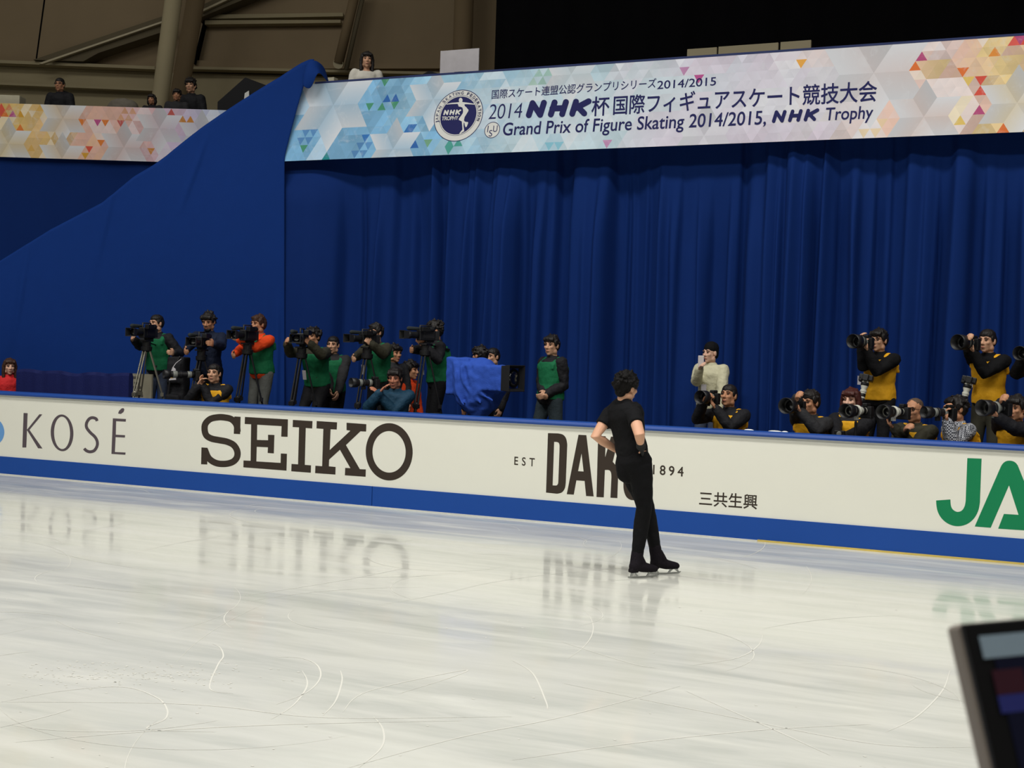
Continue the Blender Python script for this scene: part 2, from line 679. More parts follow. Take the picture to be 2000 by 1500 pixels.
# thin capitals with an accent
fn = on_board(5, 0, 680)
m_ = MB()
poly2(m_, [[(230, 633), (270, 635), (257, 970), (218, 970)]], fn)
poly2(m_, [[(262, 798), (385, 645), (413, 647), (288, 798), (415, 980), (372, 978)]], fn)
poly2(m_, [ell_pts(606, 827, 111, 11, -2, 179), ell_pts(606, 827, 78, 8, -2, 158)], fn)
stroke2(m_, catmull([(948, 712), (938, 690), (905, 679), (872, 690), (846, 730), (846, 775), (880, 822), (928, 868), (950, 915), (946, 960), (920, 1000), (880, 1012), (845, 1002), (822, 980)]), 29, fn)
poly2(m_, [[(1102, 685), (1230, 692), (1228, 718), (1134, 713), (1131, 845), (1222, 850), (1220, 873), (1129, 869), (1122, 1014), (1226, 1019), (1224, 1041), (1088, 1033)]], fn)
poly2(m_, [[(1153, 638), (1162, 612), (1188, 588), (1206, 585), (1215, 600), (1206, 624), (1180, 643)]], fn)
obj('lettering', m_, grey_ink, board, label='plum grey KOSÉ lettering')
obj('logo_disc', poly2(MB(), [ell_pts(-19.5, 842.5, 28, 2, -.5, 29)], idn), sky_ink, board, label='sky blue round logo beside the KOSÉ lettering')

# slab capitals
fn = on_board(4.16667, 380, 780)
m_ = MB()
stroke2(m_, catmull([(350, 265), (340, 205), (300, 162), (240, 147), (190, 146), (128, 160), (88, 200), (82, 250), (98, 295), (140, 320), (200, 332), (265, 345), (318, 372), (347, 420), (345, 470), (312, 508), (250, 525), (175, 518), (115, 478), (84, 410)], 8), 52, fn)
poly2(m_, [[(324, 139), (375, 142), (371, 283), (319, 280)]], fn)
poly2(m_, [[(56, 391), (106, 394), (103, 530), (53, 528)]], fn)
poly2(m_, [[(410, 143), (760, 163), (757, 305), (705, 303), (708, 218), (510, 206), (508, 330), (598, 333), (598, 288), (650, 290), (645, 440), (595, 436), (597, 390), (506, 386), (503, 505), (700, 517), (702, 440), (752, 443), (748, 580), (397, 553), (398, 497), (456, 500), (460, 203), (408, 200)]], fn)
poly2(m_, [[(800, 167), (960, 177), (957, 237), (905, 233), (897, 533), (948, 537), (946, 597), (787, 585), (789, 525), (842, 529), (850, 228), (798, 225)]], fn)
poly2(m_, [[(994, 176), (1160, 187), (1157, 246), (1107, 243), (1100, 412), (1268, 255), (1237, 250), (1237, 190), (1398, 202), (1396, 262), (1350, 260), (1232, 372), (1345, 568), (1394, 570), (1392, 630), (1223, 618), (1226, 557), (1268, 560), (1183, 410), (1095, 490), (1093, 545), (1148, 550), (1146, 612), (981, 600), (983, 540), (1038, 544), (1048, 240), (992, 236)]], fn)
poly2(m_, [ell_pts(1584, 427, 191, 11, -7, 233), ell_pts(1583, 427, 135, 8, -5, 169)], fn)
obj('lettering', m_, ink, board, label='dark brown slab SEIKO lettering')

# tall condensed capitals, EST ... 1894
fn = on_board(3.7037, 980, 800)
m_ = MB()
poly2(m_, [[(334, 170)] + catmull([(405, 172), (440, 180), (463, 204), (473, 245), (473, 275)], 5) + catmull([(463, 530), (456, 570), (436, 598), (405, 608), (385, 607)], 5) + [(320, 600)],
           [(379, 233)] + catmull([(398, 234), (411, 240), (417, 254), (418, 272)], 4) + catmull([(409, 520), (406, 538), (397, 548), (385, 549)], 4) + [(368, 548)]], fn)
poly2(m_, [[(555, 182), (612, 185), (665, 628), (610, 625), (599, 516), (540, 512), (521, 615), (470, 612)], [(577, 318), (592, 448), (552, 445)]], fn)
poly2(m_, [[(697, 190), (752, 193), (748, 345), (790, 195), (846, 199), (803, 378)] + catmull([(812, 388), (832, 415), (841, 450), (842, 480)], 4) + [(836, 640), (786, 637)] + catmull([(793, 490), (791, 460), (781, 441), (766, 436)], 4) + [(746, 437), (738, 635), (685, 632)]], fn)
stroke2(m_, catmull([(987, 330), (987, 280), (974, 248), (948, 238), (922, 252), (911, 300), (922, 370), (962, 440), (984, 500), (983, 585), (968, 618), (945, 628), (921, 612), (908, 570), (907, 520)], 6), 54, fn)
g = lambda x, y: onY(x, y, YB - .001)
obj('lettering', m_, ink, board, label='dark brown tall DAKS lettering')
m_ = MB()
type_on(m_, 'EST', g(1004.5, 907.5), g(1044, 911), g(1005, 892), .012, 1.75)
obj('lettering', m_, ink, board, label='small dark brown EST lettering')
m_ = MB()
type_on(m_, '1894', g(1275.5, 926), g(1334.5, 930.5), g(1276, 908), .014, 1.45)
obj('lettering', m_, ink, board, label='small dark brown 1894 lettering')
obj('lettering', type_on(MB(), '三共生興', g(1365.5, 987), g(1478.5, 995), g(1366.5, 959), .012, 1.0, 'bbox'), ink, board, label='dark brown line of four Japanese characters')
fn = on_board(4, 1500, 820)
m_ = MB()
stroke2(m_, [(1613, 301)] + catmull([(1600, 640), (1590, 690), (1566, 735), (1528, 765), (1480, 775), (1434, 762), (1396, 730), (1375, 685), (1369, 626)]), 112, fn)
poly2(m_, [[(1615, 833), (1740, 843), (1883, 512), (1957, 742), (1843, 735), (1798, 850), (2160, 874), (1957, 370)] + catmull([(1950, 354), (1934, 335), (1912, 323), (1885, 319), (1858, 324), (1836, 340), (1822, 360)], 4) + [(1815, 375)]], fn)
obj('lettering', m_, green_ink, board, label='green JA lettering')

# near boards, below the frame, on the photographer's side
nb = thing('rink_boards', 'near side rink boards with blue cap under the camera', 'rink boards', (-4, 1.12, 0))
obj('ad_panel', MB().box((-4, 1.12, .55), (24, .12, 1.1)), board_white, nb)
obj('cap_rail', MB().box((-4, 1.12, 1.115), (24, .16, .05)), cap_blue, nb)

# ------------------------------------------------------------------ long banner with printed triangles
BT = 5.938
TILT = .24
bn = V((0, -1.22, TILT)).normalized()          # leaning: foot of the banner pushed out over the ice
bn = V((0, -(BT - 4.722), -TILT)).normalized()
bn = V((0, -(BT - 4.722), TILT)).normalized()
BO = V((0, YC, BT))


def on_ban(px, py, lift=.004):
    return onP(px, py, BO + bn * lift, bn)


BH = math.hypot(BT - 4.722, TILT)
up_b = V((0, TILT, BT - 4.722)).normalized()


def stops(tab, t):
    if t <= tab[0][0]:
        return V(tab[0][1])
    for (a, ca), (b_, cb) in zip(tab, tab[1:]):
        if t <= b_:
            k = (t - a) / (b_ - a)
            return V(ca) * (1 - k) + V(cb) * k
    return V(tab[-1][1])


def triangle_cloth(name, org, ex, ey, length, height, rows, base, accents, stars, pale, left_of, seed, m, parent=None, lift=0.0, nrm=None):
    """cloth with a printed lattice of triangles, rhombs and six-armed stars; print colours are part of the cloth"""
    rh = height / rows
    s = rh / .8660254
    vs, fs, cs = [], [], []
    H = lambda *a: random.Random(hash((seed,) + a)).random()
    sv = []
    for su, sv_, n in stars:
        j0 = round(sv_ / rh)
        i0 = round(su / s - j0 * .5)
        sv.append((i0, j0, n))
    # lattice vector (i, j): u = s * (i + j/2), v = rh * j
    dirs = [(1, 0), (0, 1), (-1, 1), (-1, 0), (0, -1), (1, -1)]
    for j in range(rows):
        for i in range(-rows, int(length / s) + 3):
            for upw in (1, 0):
                c = [(i, j), (i + 1, j), (i, j + 1)] if upw else [(i + 1, j), (i + 1, j + 1), (i, j + 1)]
                uv = [(s * (a + b_ * .5), rh * b_) for a, b_ in c]
                cu, cv = sum(p[0] for p in uv) / 3, sum(p[1] for p in uv) / 3
                lo = min(left_of(p[1]) for p in uv)
                if max(p[0] for p in uv) < lo or min(p[0] for p in uv) > length:
                    continue
                uv = [(min(max(a, left_of(b_)), length), b_) for a, b_ in uv]
                col3 = None
                for (i0, j0, n) in sv:
                    ci, cj = sum(p[0] for p in c) / 3 - i0, sum(p[1] for p in c) / 3 - j0
                    for k in range(6):
                        (a1, a2), (b1, b2) = dirs[k], dirs[(k + 1) % 6]
                        det = a1 * b2 - a2 * b1
                        p_, q_ = (ci * b2 - cj * b1) / det, (a1 * cj - a2 * ci) / det
                        if 0 < p_ < n and 0 < q_ < n and ((k % 2 == 0) or n >= 0):
                            sh = (1.0, .86, .97, .90, 1.0, .93)[k]
                            tint = stops(base, cu / length)
                            colr = []
                            for (a, b_) in c:
                                pa, qa = ((a - i0) * b2 - (b_ - j0) * b1) / det, (a1 * (b_ - j0) - a2 * (a - i0)) / det
                                g_ = max(0, min(1, .06 + .42 * (1 - (pa if k % 2 else qa) / n)))
                                w_ = V((226, 229, 236)) * sh
                                colr.append(w_ * (1 - g_) + tint * g_ * .95)
                            col3 = colr
                if col3 is None:
                    t = cu / length + (H(1, i // 2, j // 2, 5) - .5) * .10
                    b0 = stops(base, t)
                    # coarse facets: parent triangles of two and four lattice steps
                    f2 = H(2, (i + (j % 2) * 0) // 2, j // 2, (i % 2 + j % 2 + (1 - upw)) // 2)
                    f4 = H(3, i // 3, j // 3, (i % 3 + j % 3 + (1 - upw)) // 3)
                    pl = pale(cu / length, cv / height)
                    k_ = 1.02 + ((f2 - .5) * .08 + (f4 - .5) * .18) * (1 - .6 * pl)
                    tone = b0 * k_
                    if f4 > .84:
                        tone = tone * .5 + V((232, 234, 240)) * .5
                    tone = tone * (1 - pl * .45) + V((214, 220, 230)) * (pl * .45)
                    d_, al = accents(cu / length)
                    if H(4, i, j, upw) < d_ * (1 - pl):
                        tone = V(al[int(H(6, i, j, upw) * len(al))])
                    elif H(7, i // 2, j // 2, upw) < d_ * .7 * (1 - pl):
                        tone = tone * .55 + V(al[int(H(8, i // 2, j // 2) * len(al))]) * .45
                    col3 = [tone, tone * (1 + .07 * (H(9, i, j) - .5)), tone * (1 + .07 * (H(10, i, j) - .5))]
                k0 = len(vs)
                vs += [org + ex * a + ey * b_ for a, b_ in uv]
                fs.append((k0, k0 + 1, k0 + 2))
                cs += col3
    me = bpy.data.meshes.new(name)
    me.from_pydata(vs if parent is None else [p - V(parent['_o']) for p in vs], [], fs)
    at = me.color_attributes.new('print', 'FLOAT_COLOR', 'CORNER')
    for li, l in enumerate(me.loops):
        c = cs[l.vertex_index]
        at.data[li].color = (lin(min(max(c.x, 0), 255)), lin(min(max(c.y, 0), 255)), lin(min(max(c.z, 0), 255)), 1)
    o = obj(name, me, m, parent)
    if parent is not None:
        o['_o'] = parent['_o']
    return o


pl_, pr_ = on_ban(580, 165, 0), on_ban(2000, 68, 0)
bl_ = on_ban(553, 316, 0)
UL = bl_.x - .02                                   # u = 0 at the foot of the left edge
LEN = 14.2
frac = lambda px: (on_ban(px, 220, 0).x - UL) / LEN
base_main = [(0, (126, 178, 216)), (frac(800), (128, 180, 218)), (frac(930), (160, 200, 222)), (frac(1100), (186, 212, 224)), (frac(1260), (202, 216, 226)), (frac(1360), (212, 206, 222)),
             (frac(1500), (216, 204, 220)), (frac(1600), (222, 216, 222)), (frac(1740), (226, 204, 200)), (frac(1860), (228, 192, 176)), (frac(1960), (232, 206, 150)), (1, (224, 190, 200))]


def acc_main(t):
    if t < frac(820):
        return .075, [(52, 104, 176), (44, 140, 146), (78, 150, 120), (96, 190, 210), (60, 120, 190), (140, 170, 110)]
    if t < frac(1120):
        return .05, [(80, 160, 150), (90, 180, 205), (120, 170, 140)]
    if t < frac(1330):
        return .05, [(150, 190, 210), (190, 140, 180)]
    if t < frac(1620):
        return .07, [(186, 84, 146), (206, 130, 170), (232, 170, 80), (178, 120, 170)]
    if t < frac(1760):
        return .06, [(236, 196, 120), (226, 170, 160)]
    return .12, [(220, 88, 74), (228, 120, 62), (232, 200, 112), (186, 84, 130), (232, 150, 70), (226, 100, 90)]


def pale_main(t, v):
    a, b_ = frac(880), frac(1730)
    x = max(0, min(1, (t - a) / .03)) * max(0, min(1, (b_ - t) / .03))
    y = max(0, min(1, (v - .10) / .16)) * max(0, min(1, (.90 - v) / .16))
    return x * (.25 + .75 * y)


def starpx(px, py, n):
    p = on_ban(px, py, 0)
    d = p - (V((UL, YC - TILT, 4.722)))
    return (d.x, d.dot(up_b), n)


stars_main = [starpx(644, 204, 3), starpx(840, 196, 2), starpx(764, 292, 2), starpx(1700, 140, 3), starpx(1803, 237, 2), starpx(1995, 200, 2), starpx(1375, 272, 2), starpx(1120, 152, 2)]
slope = (pl_.x - UL) / BH
banner = thing('event_banner', 'long printed banner with figure skating title across the front of the stand', 'banner', (-4, YC, BT))
ART = art_mat('printed_banner_cloth')
triangle_cloth('printed_cloth', V((UL, YC - TILT, 4.722)), V((1, 0, 0)), up_b, LEN, BH, 10, base_main, acc_main, stars_main, pale_main, lambda v: slope * v, 11, ART, banner)
obj('top_hem', MB().box((UL + LEN / 2 + .2, YC + .012, BT + .012), (LEN - .4, .03, .03)), mat('navy_hem', (34, 48, 96), .7), banner, label='navy top edge of the banner')

# --- the lettering on the banner
bt = lambda x, y: on_ban(x, y, .0015)
m_ = MB()
type_on(m_, '国際スケート連盟公認グランプリシリーズ', bt(960, 193.5), bt(1281, 171.5), bt(961.5, 175.5), .010, .98, 'bbox')
type_on(m_, '2014/2015', bt(1283.5, 174), bt(1398, 166.5), bt(1284.5, 158.5), .010)
type_on(m_, '2014', bt(953.5, 233), bt(1018, 230), bt(958, 204), -.008, .95)
type_on(m_, '杯', bt(1155, 227), bt(1189, 225), bt(1157, 189.5), .014, 1, 'bbox')
type_on(m_, '国際フィギュアスケート競技大会', bt(1197.5, 224.5), bt(1712, 198), bt(1199.5, 187), .014, .98, 'bbox')
type_on(m_, 'Grand Prix of Figure Skating 2014/2015,', bt(981.5, 264.5), bt(1495.5, 242.5), bt(984.5, 240.5), .012, 1.0)
type_on(m_, 'Trophy', bt(1611, 235), bt(1703.5, 231), bt(1614, 211), .012)


def round_caps(mb, x0, y0, x1, y1, h, wd, fn):
    """heavy rounded N H K on a baseline from (x0, y0) to (x1, y1), capitals h tall, leaning"""
    W = x1 - x0
    q = lambda a, b_: (x0 + a * W + b_ * h * .16, y0 + (y1 - y0) * a - b_ * h)
    e = wd / 2 / h
    lo, hi = e, 1 - e
    for st in ([(.04, lo), (.07, hi), (.22, lo), (.25, hi)], [(.39, lo), (.42, hi)], [(.57, lo), (.60, hi)], [(.40, .5), (.58, .5)], [(.73, lo), (.76, hi)], [(.96, hi), (.76, .46)], [(.80, .55), (.92, lo)]):
        pts = [q(*p) for p in st]
        for a, b_ in zip(pts, pts[1:]):
            stroke2(mb, [a, b_], wd, fn, True)


round_caps(m_, 1027, 231, 1150, 227, 35, 11.5, bt)
round_caps(m_, 1507, 240.5, 1597, 236, 24.5, 7, bt)
obj('lettering', m_, navy_ink, banner, label='navy title lettering in Japanese and English')

# --- round federation emblem
ec = on_ban(895.2, 225.7, .0)
er = 52.6 * (ec - CAM).dot(F) / FPX
exb = V((1, 0, 0))


def disc(r, lift, n=72, r_in=None, c=None):
    c = c or ec
    mb = MB()
    a = [c + bn * lift + exb * (r * math.cos(2 * math.pi * i / n)) + up_b * (r * math.sin(2 * math.pi * i / n)) for i in range(n)]
    if r_in is None:
        return mb.add(a, [tuple(range(n))])
    b_ = [c + bn * lift + exb * (r_in * math.cos(2 * math.pi * i / n)) + up_b * (r_in * math.sin(2 * math.pi * i / n)) for i in range(n)]
    return mb.add(a + b_, [(i, (i + 1) % n, n + (i + 1) % n, n + i) for i in range(n)])


emb = obj('emblem', disc(er, .001), white_ink, banner, label='white round emblem')
m_ = disc(er * 1.012, .002, 72, er * .985)
k_ = disc(er * .79, .002, 72, er * .775)
m_.add(k_.v, k_.f)
k_ = disc(er * .742, .002)
m_.add(k_.v, k_.f)
txt = 'JAPAN SKATING FEDERATION'
wid = {'I': .45, ' ': .75, 'J': .8}
tot = sum(wid.get(c, 1) for c in txt)
acc = 0
for ch in txt:
    wch = wid.get(ch, 1)
    ang = rad(198) - rad(216) * (acc + wch / 2) / tot
    acc += wch
    if ch == ' ':
        continue
    ca, sa = math.cos(ang), math.sin(ang)
    ou, tn = exb * ca + up_b * sa, exb * sa - up_b * ca
    c0 = ec + ou * (er * .825) + bn * .0022
    hw = er * .042 * (wch if ch != 'I' else .25) * 1.15
    type_on(m_, ch, c0 - tn * hw, c0 + tn * hw, c0 - tn * hw + ou * er * .115, .012)
obj('emblem_print', m_, navy_ink, emb, label='navy disc, rings and lettering around the emblem')
fe = lambda x, y: on_ban(x / 11.5375 + 830, y / 11.5385 + 160, .0032)
m_ = MB()
poly2(m_, [ell_pts(805, 412, 42, -3, 3, 54, 24)], fe)
poly2(m_, [[(480, 495), (600, 472), (720, 462), (770, 455), (780, 440), (832, 440), (850, 455), (920, 462), (1030, 478), (1140, 495), (1140, 512), (1040, 507), (930, 500), (890, 505), (895, 540), (940, 580), (980, 630), (975, 660), (945, 710), (920, 750), (895, 790), (880, 850), (885, 885), (920, 900), (970, 905), (972, 930), (940, 1010), (915, 1020), (900, 990), (890, 930), (875, 910), (868, 990), (878, 1060), (885, 1110), (850, 1130), (790, 1170), (775, 1160), (810, 1115), (845, 1075), (840, 990), (830, 890), (800, 875), (765, 860), (765, 830), (800, 780), (850, 710), (860, 670), (855, 610), (840, 575), (800, 560), (760, 555), (745, 510), (735, 495), (600, 500), (485, 510)]], fe)
round_caps(m_, 412, 750, 800, 738, 118, 34, fe)
type_on(m_, 'TROPHY', fe(372, 868), fe(745, 850), fe(388, 785), .014, .9)
obj('emblem_figure', m_, white_ink, emb, label='white skater figure and NHK TROPHY lettering in the emblem')
e2 = on_ban(961.3, 254, .0)
r2 = 16.2 * (e2 - CAM).dot(F) / FPX
isu = obj('badge', disc(r2, .001, 40, None, e2), white_ink, banner, label='small white round ISU badge')
m_ = disc(r2 * 1.03, .002, 40, r2 * .95, e2)
type_on(m_, 'I', fe(1398, 1135), fe(1416, 1134), fe(1420, 985), .0)
type_on(m_, 'S', fe(1434, 1230), fe(1510, 1224), fe(1450, 1088), .0)
type_on(m_, 'U', fe(1530, 1130), fe(1625, 1122), fe(1545, 985), .0)
obj('badge_lettering', m_, navy_ink, isu)

# ------------------------------------------------------------------ left banner on the end stand
LZ = 22.9
lp0 = dep(0, 300, LZ)
_f2 = V((F.x, F.y, 0)).normalized()
ln = -_f2                                               # faces the camera side
lx = V((_f2.y, -_f2.x, 0))
on_left = lambda px, py, lift=0: onP(px, py, lp0 + ln * lift, ln)
la, lb = on_left(-60, 304.5), on_left(560, 312)
lh = on_left(0, 200).z - on_left(0, 305).z
base_l = [(0, (226, 150, 160)), (.10, (226, 190, 110)), (.25, (228, 190, 130)), (.38, (226, 180, 160)), (.55, (222, 180, 180)), (.66, (206, 186, 214)), (.78, (196, 200, 226)), (.9, (156, 192, 226)), (1, (140, 184, 222))]


def acc_l(t):
    if t < .45:
        return .12, [(220, 92, 74), (226, 130, 62), (190, 84, 140), (214, 160, 60)]
    if t < .8:
        return .08, [(196, 96, 90), (172, 84, 152), (206, 140, 70)]
    return .06, [(120, 120, 186), (96, 150, 200)]


Ll = (lb - la).dot(lx)


def lstar(px, py, n):
    d = on_left(px, py) - V((la.x, la.y, lb.z))
    return (d.dot(lx), d.z, n)


lban = thing('event_banner', 'shorter printed banner on the end stand, orange fading to pale blue', 'banner', tuple(la))
triangle_cloth('printed_cloth', V((la.x, la.y, min(la.z, lb.z))), lx, V((0, 0, 1)), Ll, lh, 8, base_l, acc_l, [lstar(118, 222, 2), lstar(12, 275, 2), lstar(243, 280, 2), lstar(310, 235, 2), lstar(125, 300, 2), lstar(395, 258, 2)], lambda t, v: .12, lambda v: 0, 23, ART, lban)
zL = min(la.z, lb.z)
dz_top = zL + lh

# ------------------------------------------------------------------ cloths
rnd = random.Random(3)


def folds(x, z, zt, tab):
    """depth of the pleats at x; they open out towards the floor"""
    k = max(0, min(1, (zt - z) / 1.2))
    d = 0
    for c, wd, a, drift, start in tab:
        xx = x - c - drift * (zt - z)
        if abs(xx) < wd * 3:
            g_ = max(0, min(1, (zt - z - start) / 1.0))
            d += a * math.exp(-(xx / (wd * (.45 if xx < 0 else 1.7))) ** 2) * g_
    return d


pleats = []
x = -10.4
while x < X1:
    big = rnd.random() < .3
    pleats.append((x, rnd.uniform(.035, .07) if not big else rnd.uniform(.09, .17), rnd.uniform(.08, .16) * (1 if not big else 1.5) * rnd.choice((1, 1, -1)), rnd.gauss(0, .012), rnd.choice((-.6, -.3, 0, .2, .5))))
    x += rnd.uniform(.09, .24) if x > -9.2 else rnd.uniform(.25, .4)
ZT = 4.86


def flush(x, z):
    """the left end is pulled forward to meet the corner drape"""
    t = max(0, min(1, (-10.1 - x) / .9))
    return .35 * t * t * (3 - 2 * t) * max(0, min(1, (ZT - z) / .5))


nx, nz = 900, 16
rows_ = []
xa, xb = -11.9, 5.5
for j in range(nz + 1):
    z = ZT - (ZT - PIT - .01) * j / nz
    rows_.append([V((xa + (xb - xa) * i / nx, YC + .14 - folds(xa + (xb - xa) * i / nx, z, ZT, pleats) - flush(xa + (xb - xa) * i / nx, z), z)) for i in range(nx + 1)])
cu_ = MB().rings(rows_, caps=False, closed=False)
curtain = obj('stage_curtain', cu_, deep_cloth, smooth=True)
tag(curtain, 'long deep blue pleated curtain hanging below the title banner', 'curtain')

# big flat drape from the banner's corner down to the left
top_px = [(-60, 536), (0, 510), (100, 448), (200, 396), (262, 345), (330, 305), (410, 249), (500, 190), (560, 150), (592, 124), (606, 116), (614, 116)]


def topy(x):
    for (a, ya), (b_, yb) in zip(top_px, top_px[1:]):
        if x <= b_:
            return ya + (yb - ya) * (x - a) / (b_ - a)
    return 116


wd_ = []
nxx, nzz = 190, 70
for j in range(nzz + 1):
    r_ = []
    for i in range(nxx + 1):
        x = -60 + (614 + 60) * i / nxx
        y = topy(x) + (835 - topy(x)) * j / nzz
        right = 614 - (614 - 556) * min(1, max(0, (y - 116) / 190)) ** .8
        x2 = -60 + (right + 60) * i / nxx if x > 300 else x
        if x > 300:
            x2 = 300 + (right - 300) * (x - 300) / 314
        d = 20.15 - .46 * (x2 / 560)
        # creases falling from the hem, and pleats by the curtain
        for (cx, cy, ln_, tilt, amp, wdt) in ((392, 300, 90, -.36, .035, 5), (217, 385, 120, -.22, .03, 6), (50, 515, 130, -.16, .035, 6), (520, 660, 220, -.02, .035, 9), (540, 690, 210, -.03, .06, 6)):
            t = (y - cy) / ln_
            if -.6 < t < 1.4:
                xx = x2 - (cx + tilt * (y - cy))
                d -= amp * math.exp(-(xx / wdt) ** 2) * max(0, math.sin(math.pi * (t + .6) / 2.0))
        d -= .05 * noise.noise(V((x2 * .006, y * .004, 1)))
        r_.append(dep(x2, y, d))
    wd_.append(r_)
wing = obj('corner_drape', MB().rings(wd_, caps=False, closed=False), blue_cloth, smooth=True)
tag(wing, 'flat bright blue cloth stretched diagonally from the banner corner down to the left', 'drape')
so = wing.modifiers.new('thick', 'SOLIDIFY')
so.thickness = .012
# folded-over peak of that cloth behind the banner's corner
pk = MB()
pk.rings([[dep(x, y, z) for x, y, z in r_] for r_ in (
    [(590, 168, 19.5), (596, 126, 19.55), (610, 116, 19.55), (622, 121, 19.6), (634, 132, 19.8)],
    [(596, 172, 19.45), (602, 140, 19.4), (612, 128, 19.5), (624, 132, 19.55), (640, 158, 19.8)],
    [(606, 176, 19.5), (614, 160, 19.45), (620, 142, 19.42), (628, 145, 19.5), (646, 172, 19.8)])], caps=False, closed=False)
pko = obj('peak_fold', pk, blue_cloth, smooth=True)
pko.parent = wing
so = pko.modifiers.new('thick', 'SOLIDIFY')
so.thickness = .02
sb = pko.modifiers.new('sub', 'SUBSURF')
sb.levels = sb.render_levels = 2

# cloth on the front of the end stand
lw = MB()
rows_ = []
a0, b0 = on_left(-80, 300, -.12), on_left(640, 300, -.12)
for j in range(13):
    z = zL + .06 - (zL + .06 - PIT) * j / 12
    rows_.append([V((a0.x + (b0.x - a0.x) * i / 120, a0.y + (b0.y - a0.y) * i / 120, z)) + ln * (.03 * math.sin(i * .55 + .4 * math.sin(i * .17)) * j / 12 + .02 * noise.noise(V((i * .11, j * .3, 4)))) for i in range(121)])
tag(obj('stand_skirt', lw.rings(rows_, caps=False, closed=False), deep_cloth, smooth=True), 'plain blue cloth hanging under the shorter left banner', 'drape')

# low barrier wrapped in blue cloth, left
bx0, bx1 = onY(32, 722, 14.1), onY(252, 731, 14.1)
bm_ = MB()
rr_ = []
for i in range(61):
    t = i / 60
    xx = bx0.x + (bx1.x - bx0.x) * t
    zt = bx0.z + (bx1.z - bx0.z) * t + .012 * math.sin(t * 21) + .01 * math.sin(t * 9)
    d1 = .02 * noise.noise(V((t * 14, 0, 2)))
    rr_.append([V((xx, 14.1 + d1 * 1.5, PIT)), V((xx, 14.1 + d1, zt * .6)), V((xx, 14.1 + d1, zt - .04)), V((xx, 14.11, zt)), V((xx, 14.17, zt)), V((xx, 14.19, zt - .05)), V((xx, 14.19, PIT))])
tag(obj('cloth_barrier', bm_.rings(rr_), mat('indigo_cloth', (18, 28, 86), .75, .08, 4, .2, 60, spec=.3)), 'low barrier wrapped in indigo cloth behind the KOSÉ boards', 'barrier')

# ------------------------------------------------------------------ stands, back wall, dome
DK = 4.86
struct('floor_stand', MB().box(((-11.2 + X1) / 2, YC + 3.75, DK - .12), (X1 + 11.2, 6.3, .22)), concrete, 'deck of the stand behind the long banner')
q0, q1 = on_left(-80, 300, -.3), on_left(640, 300, -.3)
LD = zL - .04
mid = (q0 + q1) / 2 - ln * 3.2
struct('floor_end_stand', MB().box((mid.x, mid.y, LD - .11), ((q1 - q0).length + 2, 6.0, .22), (lx, -ln, V((0, 0, 1)))), concrete, 'deck of the end stand behind the shorter banner')

bp0 = dep(400, 100, 31.0)
on_back = lambda px, py, lift=0: onP(px, py, bp0 + ln * lift, ln)
cpt = on_back(500, 60)
struct('wall_back', MB().box((cpt.x, cpt.y, 7.0) - ln * .15 if False else V((cpt.x, cpt.y, 7.0)) - ln * .15, (40, .3, 22), (lx, -ln, V((0, 0, 1)))), wall_paint, 'brown panelled dome wall above the stands')


def back(name, poly, m, t, lift=0.0, label=None):
    return struct(name, MB().prism([on_back(x, y, lift) for x, y in poly], ln * t), m, label)


back('trim_1', [(-80, 128), (300, 143), (980, 158), (980, 340), (-80, 340)], wall_pale, .10, 0, 'pale concrete lower band of the dome wall')
back('trim_2', [(-80, 121), (312, 137), (312, 143), (-80, 127)], wall_pale, .42, 0, 'upper concrete ledge left of the columns')
back('trim_3', [(-80, 164), (312, 180), (312, 184), (-80, 168)], wall_pale, .38, 0, 'lower concrete ledge left of the columns')
back('trim_4', [(368, 137), (990, 151), (990, 156), (368, 142)], wall_pale, .42, 0, 'concrete ledge right of the columns')
back('trim_5', [(368, 120), (900, 130), (900, 136), (368, 137)], wall_paint, .14, 0, 'brown upstand above the ledge')
back('trim_6', [(405, 33), (672, 29), (672, 36), (405, 41)], wall_pale, .20, 0, 'upper horizontal rib')
back('trim_7', [(405, 45), (668, 44), (668, 50), (405, 53)], wall_pale, .26, 0, 'lower horizontal rib')
back('trim_8', [(91, -40), (94, -40), (71.5, 122), (69, 122)], black_cloth, .012, 0, 'dark panel joint in the dome wall')
beam = thing('roof_beam', 'long dark diagonal roof beam left of the leaning columns', 'beam', tuple(on_back(200, 100)))
obj('soffit', MB().prism([on_back(x, y, .02) for x, y in [(80, 126), (330, 42), (330, 72), (205, 113), (176, 129)]], ln * .5), beam_paint, beam)
obj('edge_strip', MB().prism([on_back(x, y, .52) for x, y in [(78, 126), (330, 40), (330, 43.5), (86, 127)]], ln * .12), edge_metal, beam)
beam = thing('roof_beam', 'short diagonal roof beam rising right of the leaning columns', 'beam', tuple(on_back(440, 20)))
obj('soffit', MB().prism([on_back(x, y, .02) for x, y in [(396, 25), (500, -25), (600, -38), (396, 47)]], ln * .5), beam_paint, beam)
obj('edge_strip', MB().prism([on_back(x, y, .52) for x, y in [(396, 22), (500, -27), (506, -25), (396, 26)]], ln * .12), edge_metal, beam)


def leaning(name, a, b_, rpx, z, m, label, cat, cap=None, flare=1.0):
    t_ = thing(name, label, cat, tuple(dep(*b_, z)))
    p, q = dep(*a, z), dep(*b_, z)
    r_ = rpx * z / FPX
    obj('shaft', MB().lathe([(r_, -2.0), (r_ * flare, 0), (r_ * flare, (p - q).length + 1.5)], q, p - q, 32), m, t_, smooth=False)
    if cap:
        obj('end_plate', MB().lathe([(r_ * .96, 0), (r_ * .96, .05)], q - (p - q).normalized() * 2.05, p - q, 32), cap, t_)
    for ch in t_.children:
        for pl in ch.data.polygons:
            pl.use_smooth = len(pl.vertices) == 4
    return t_


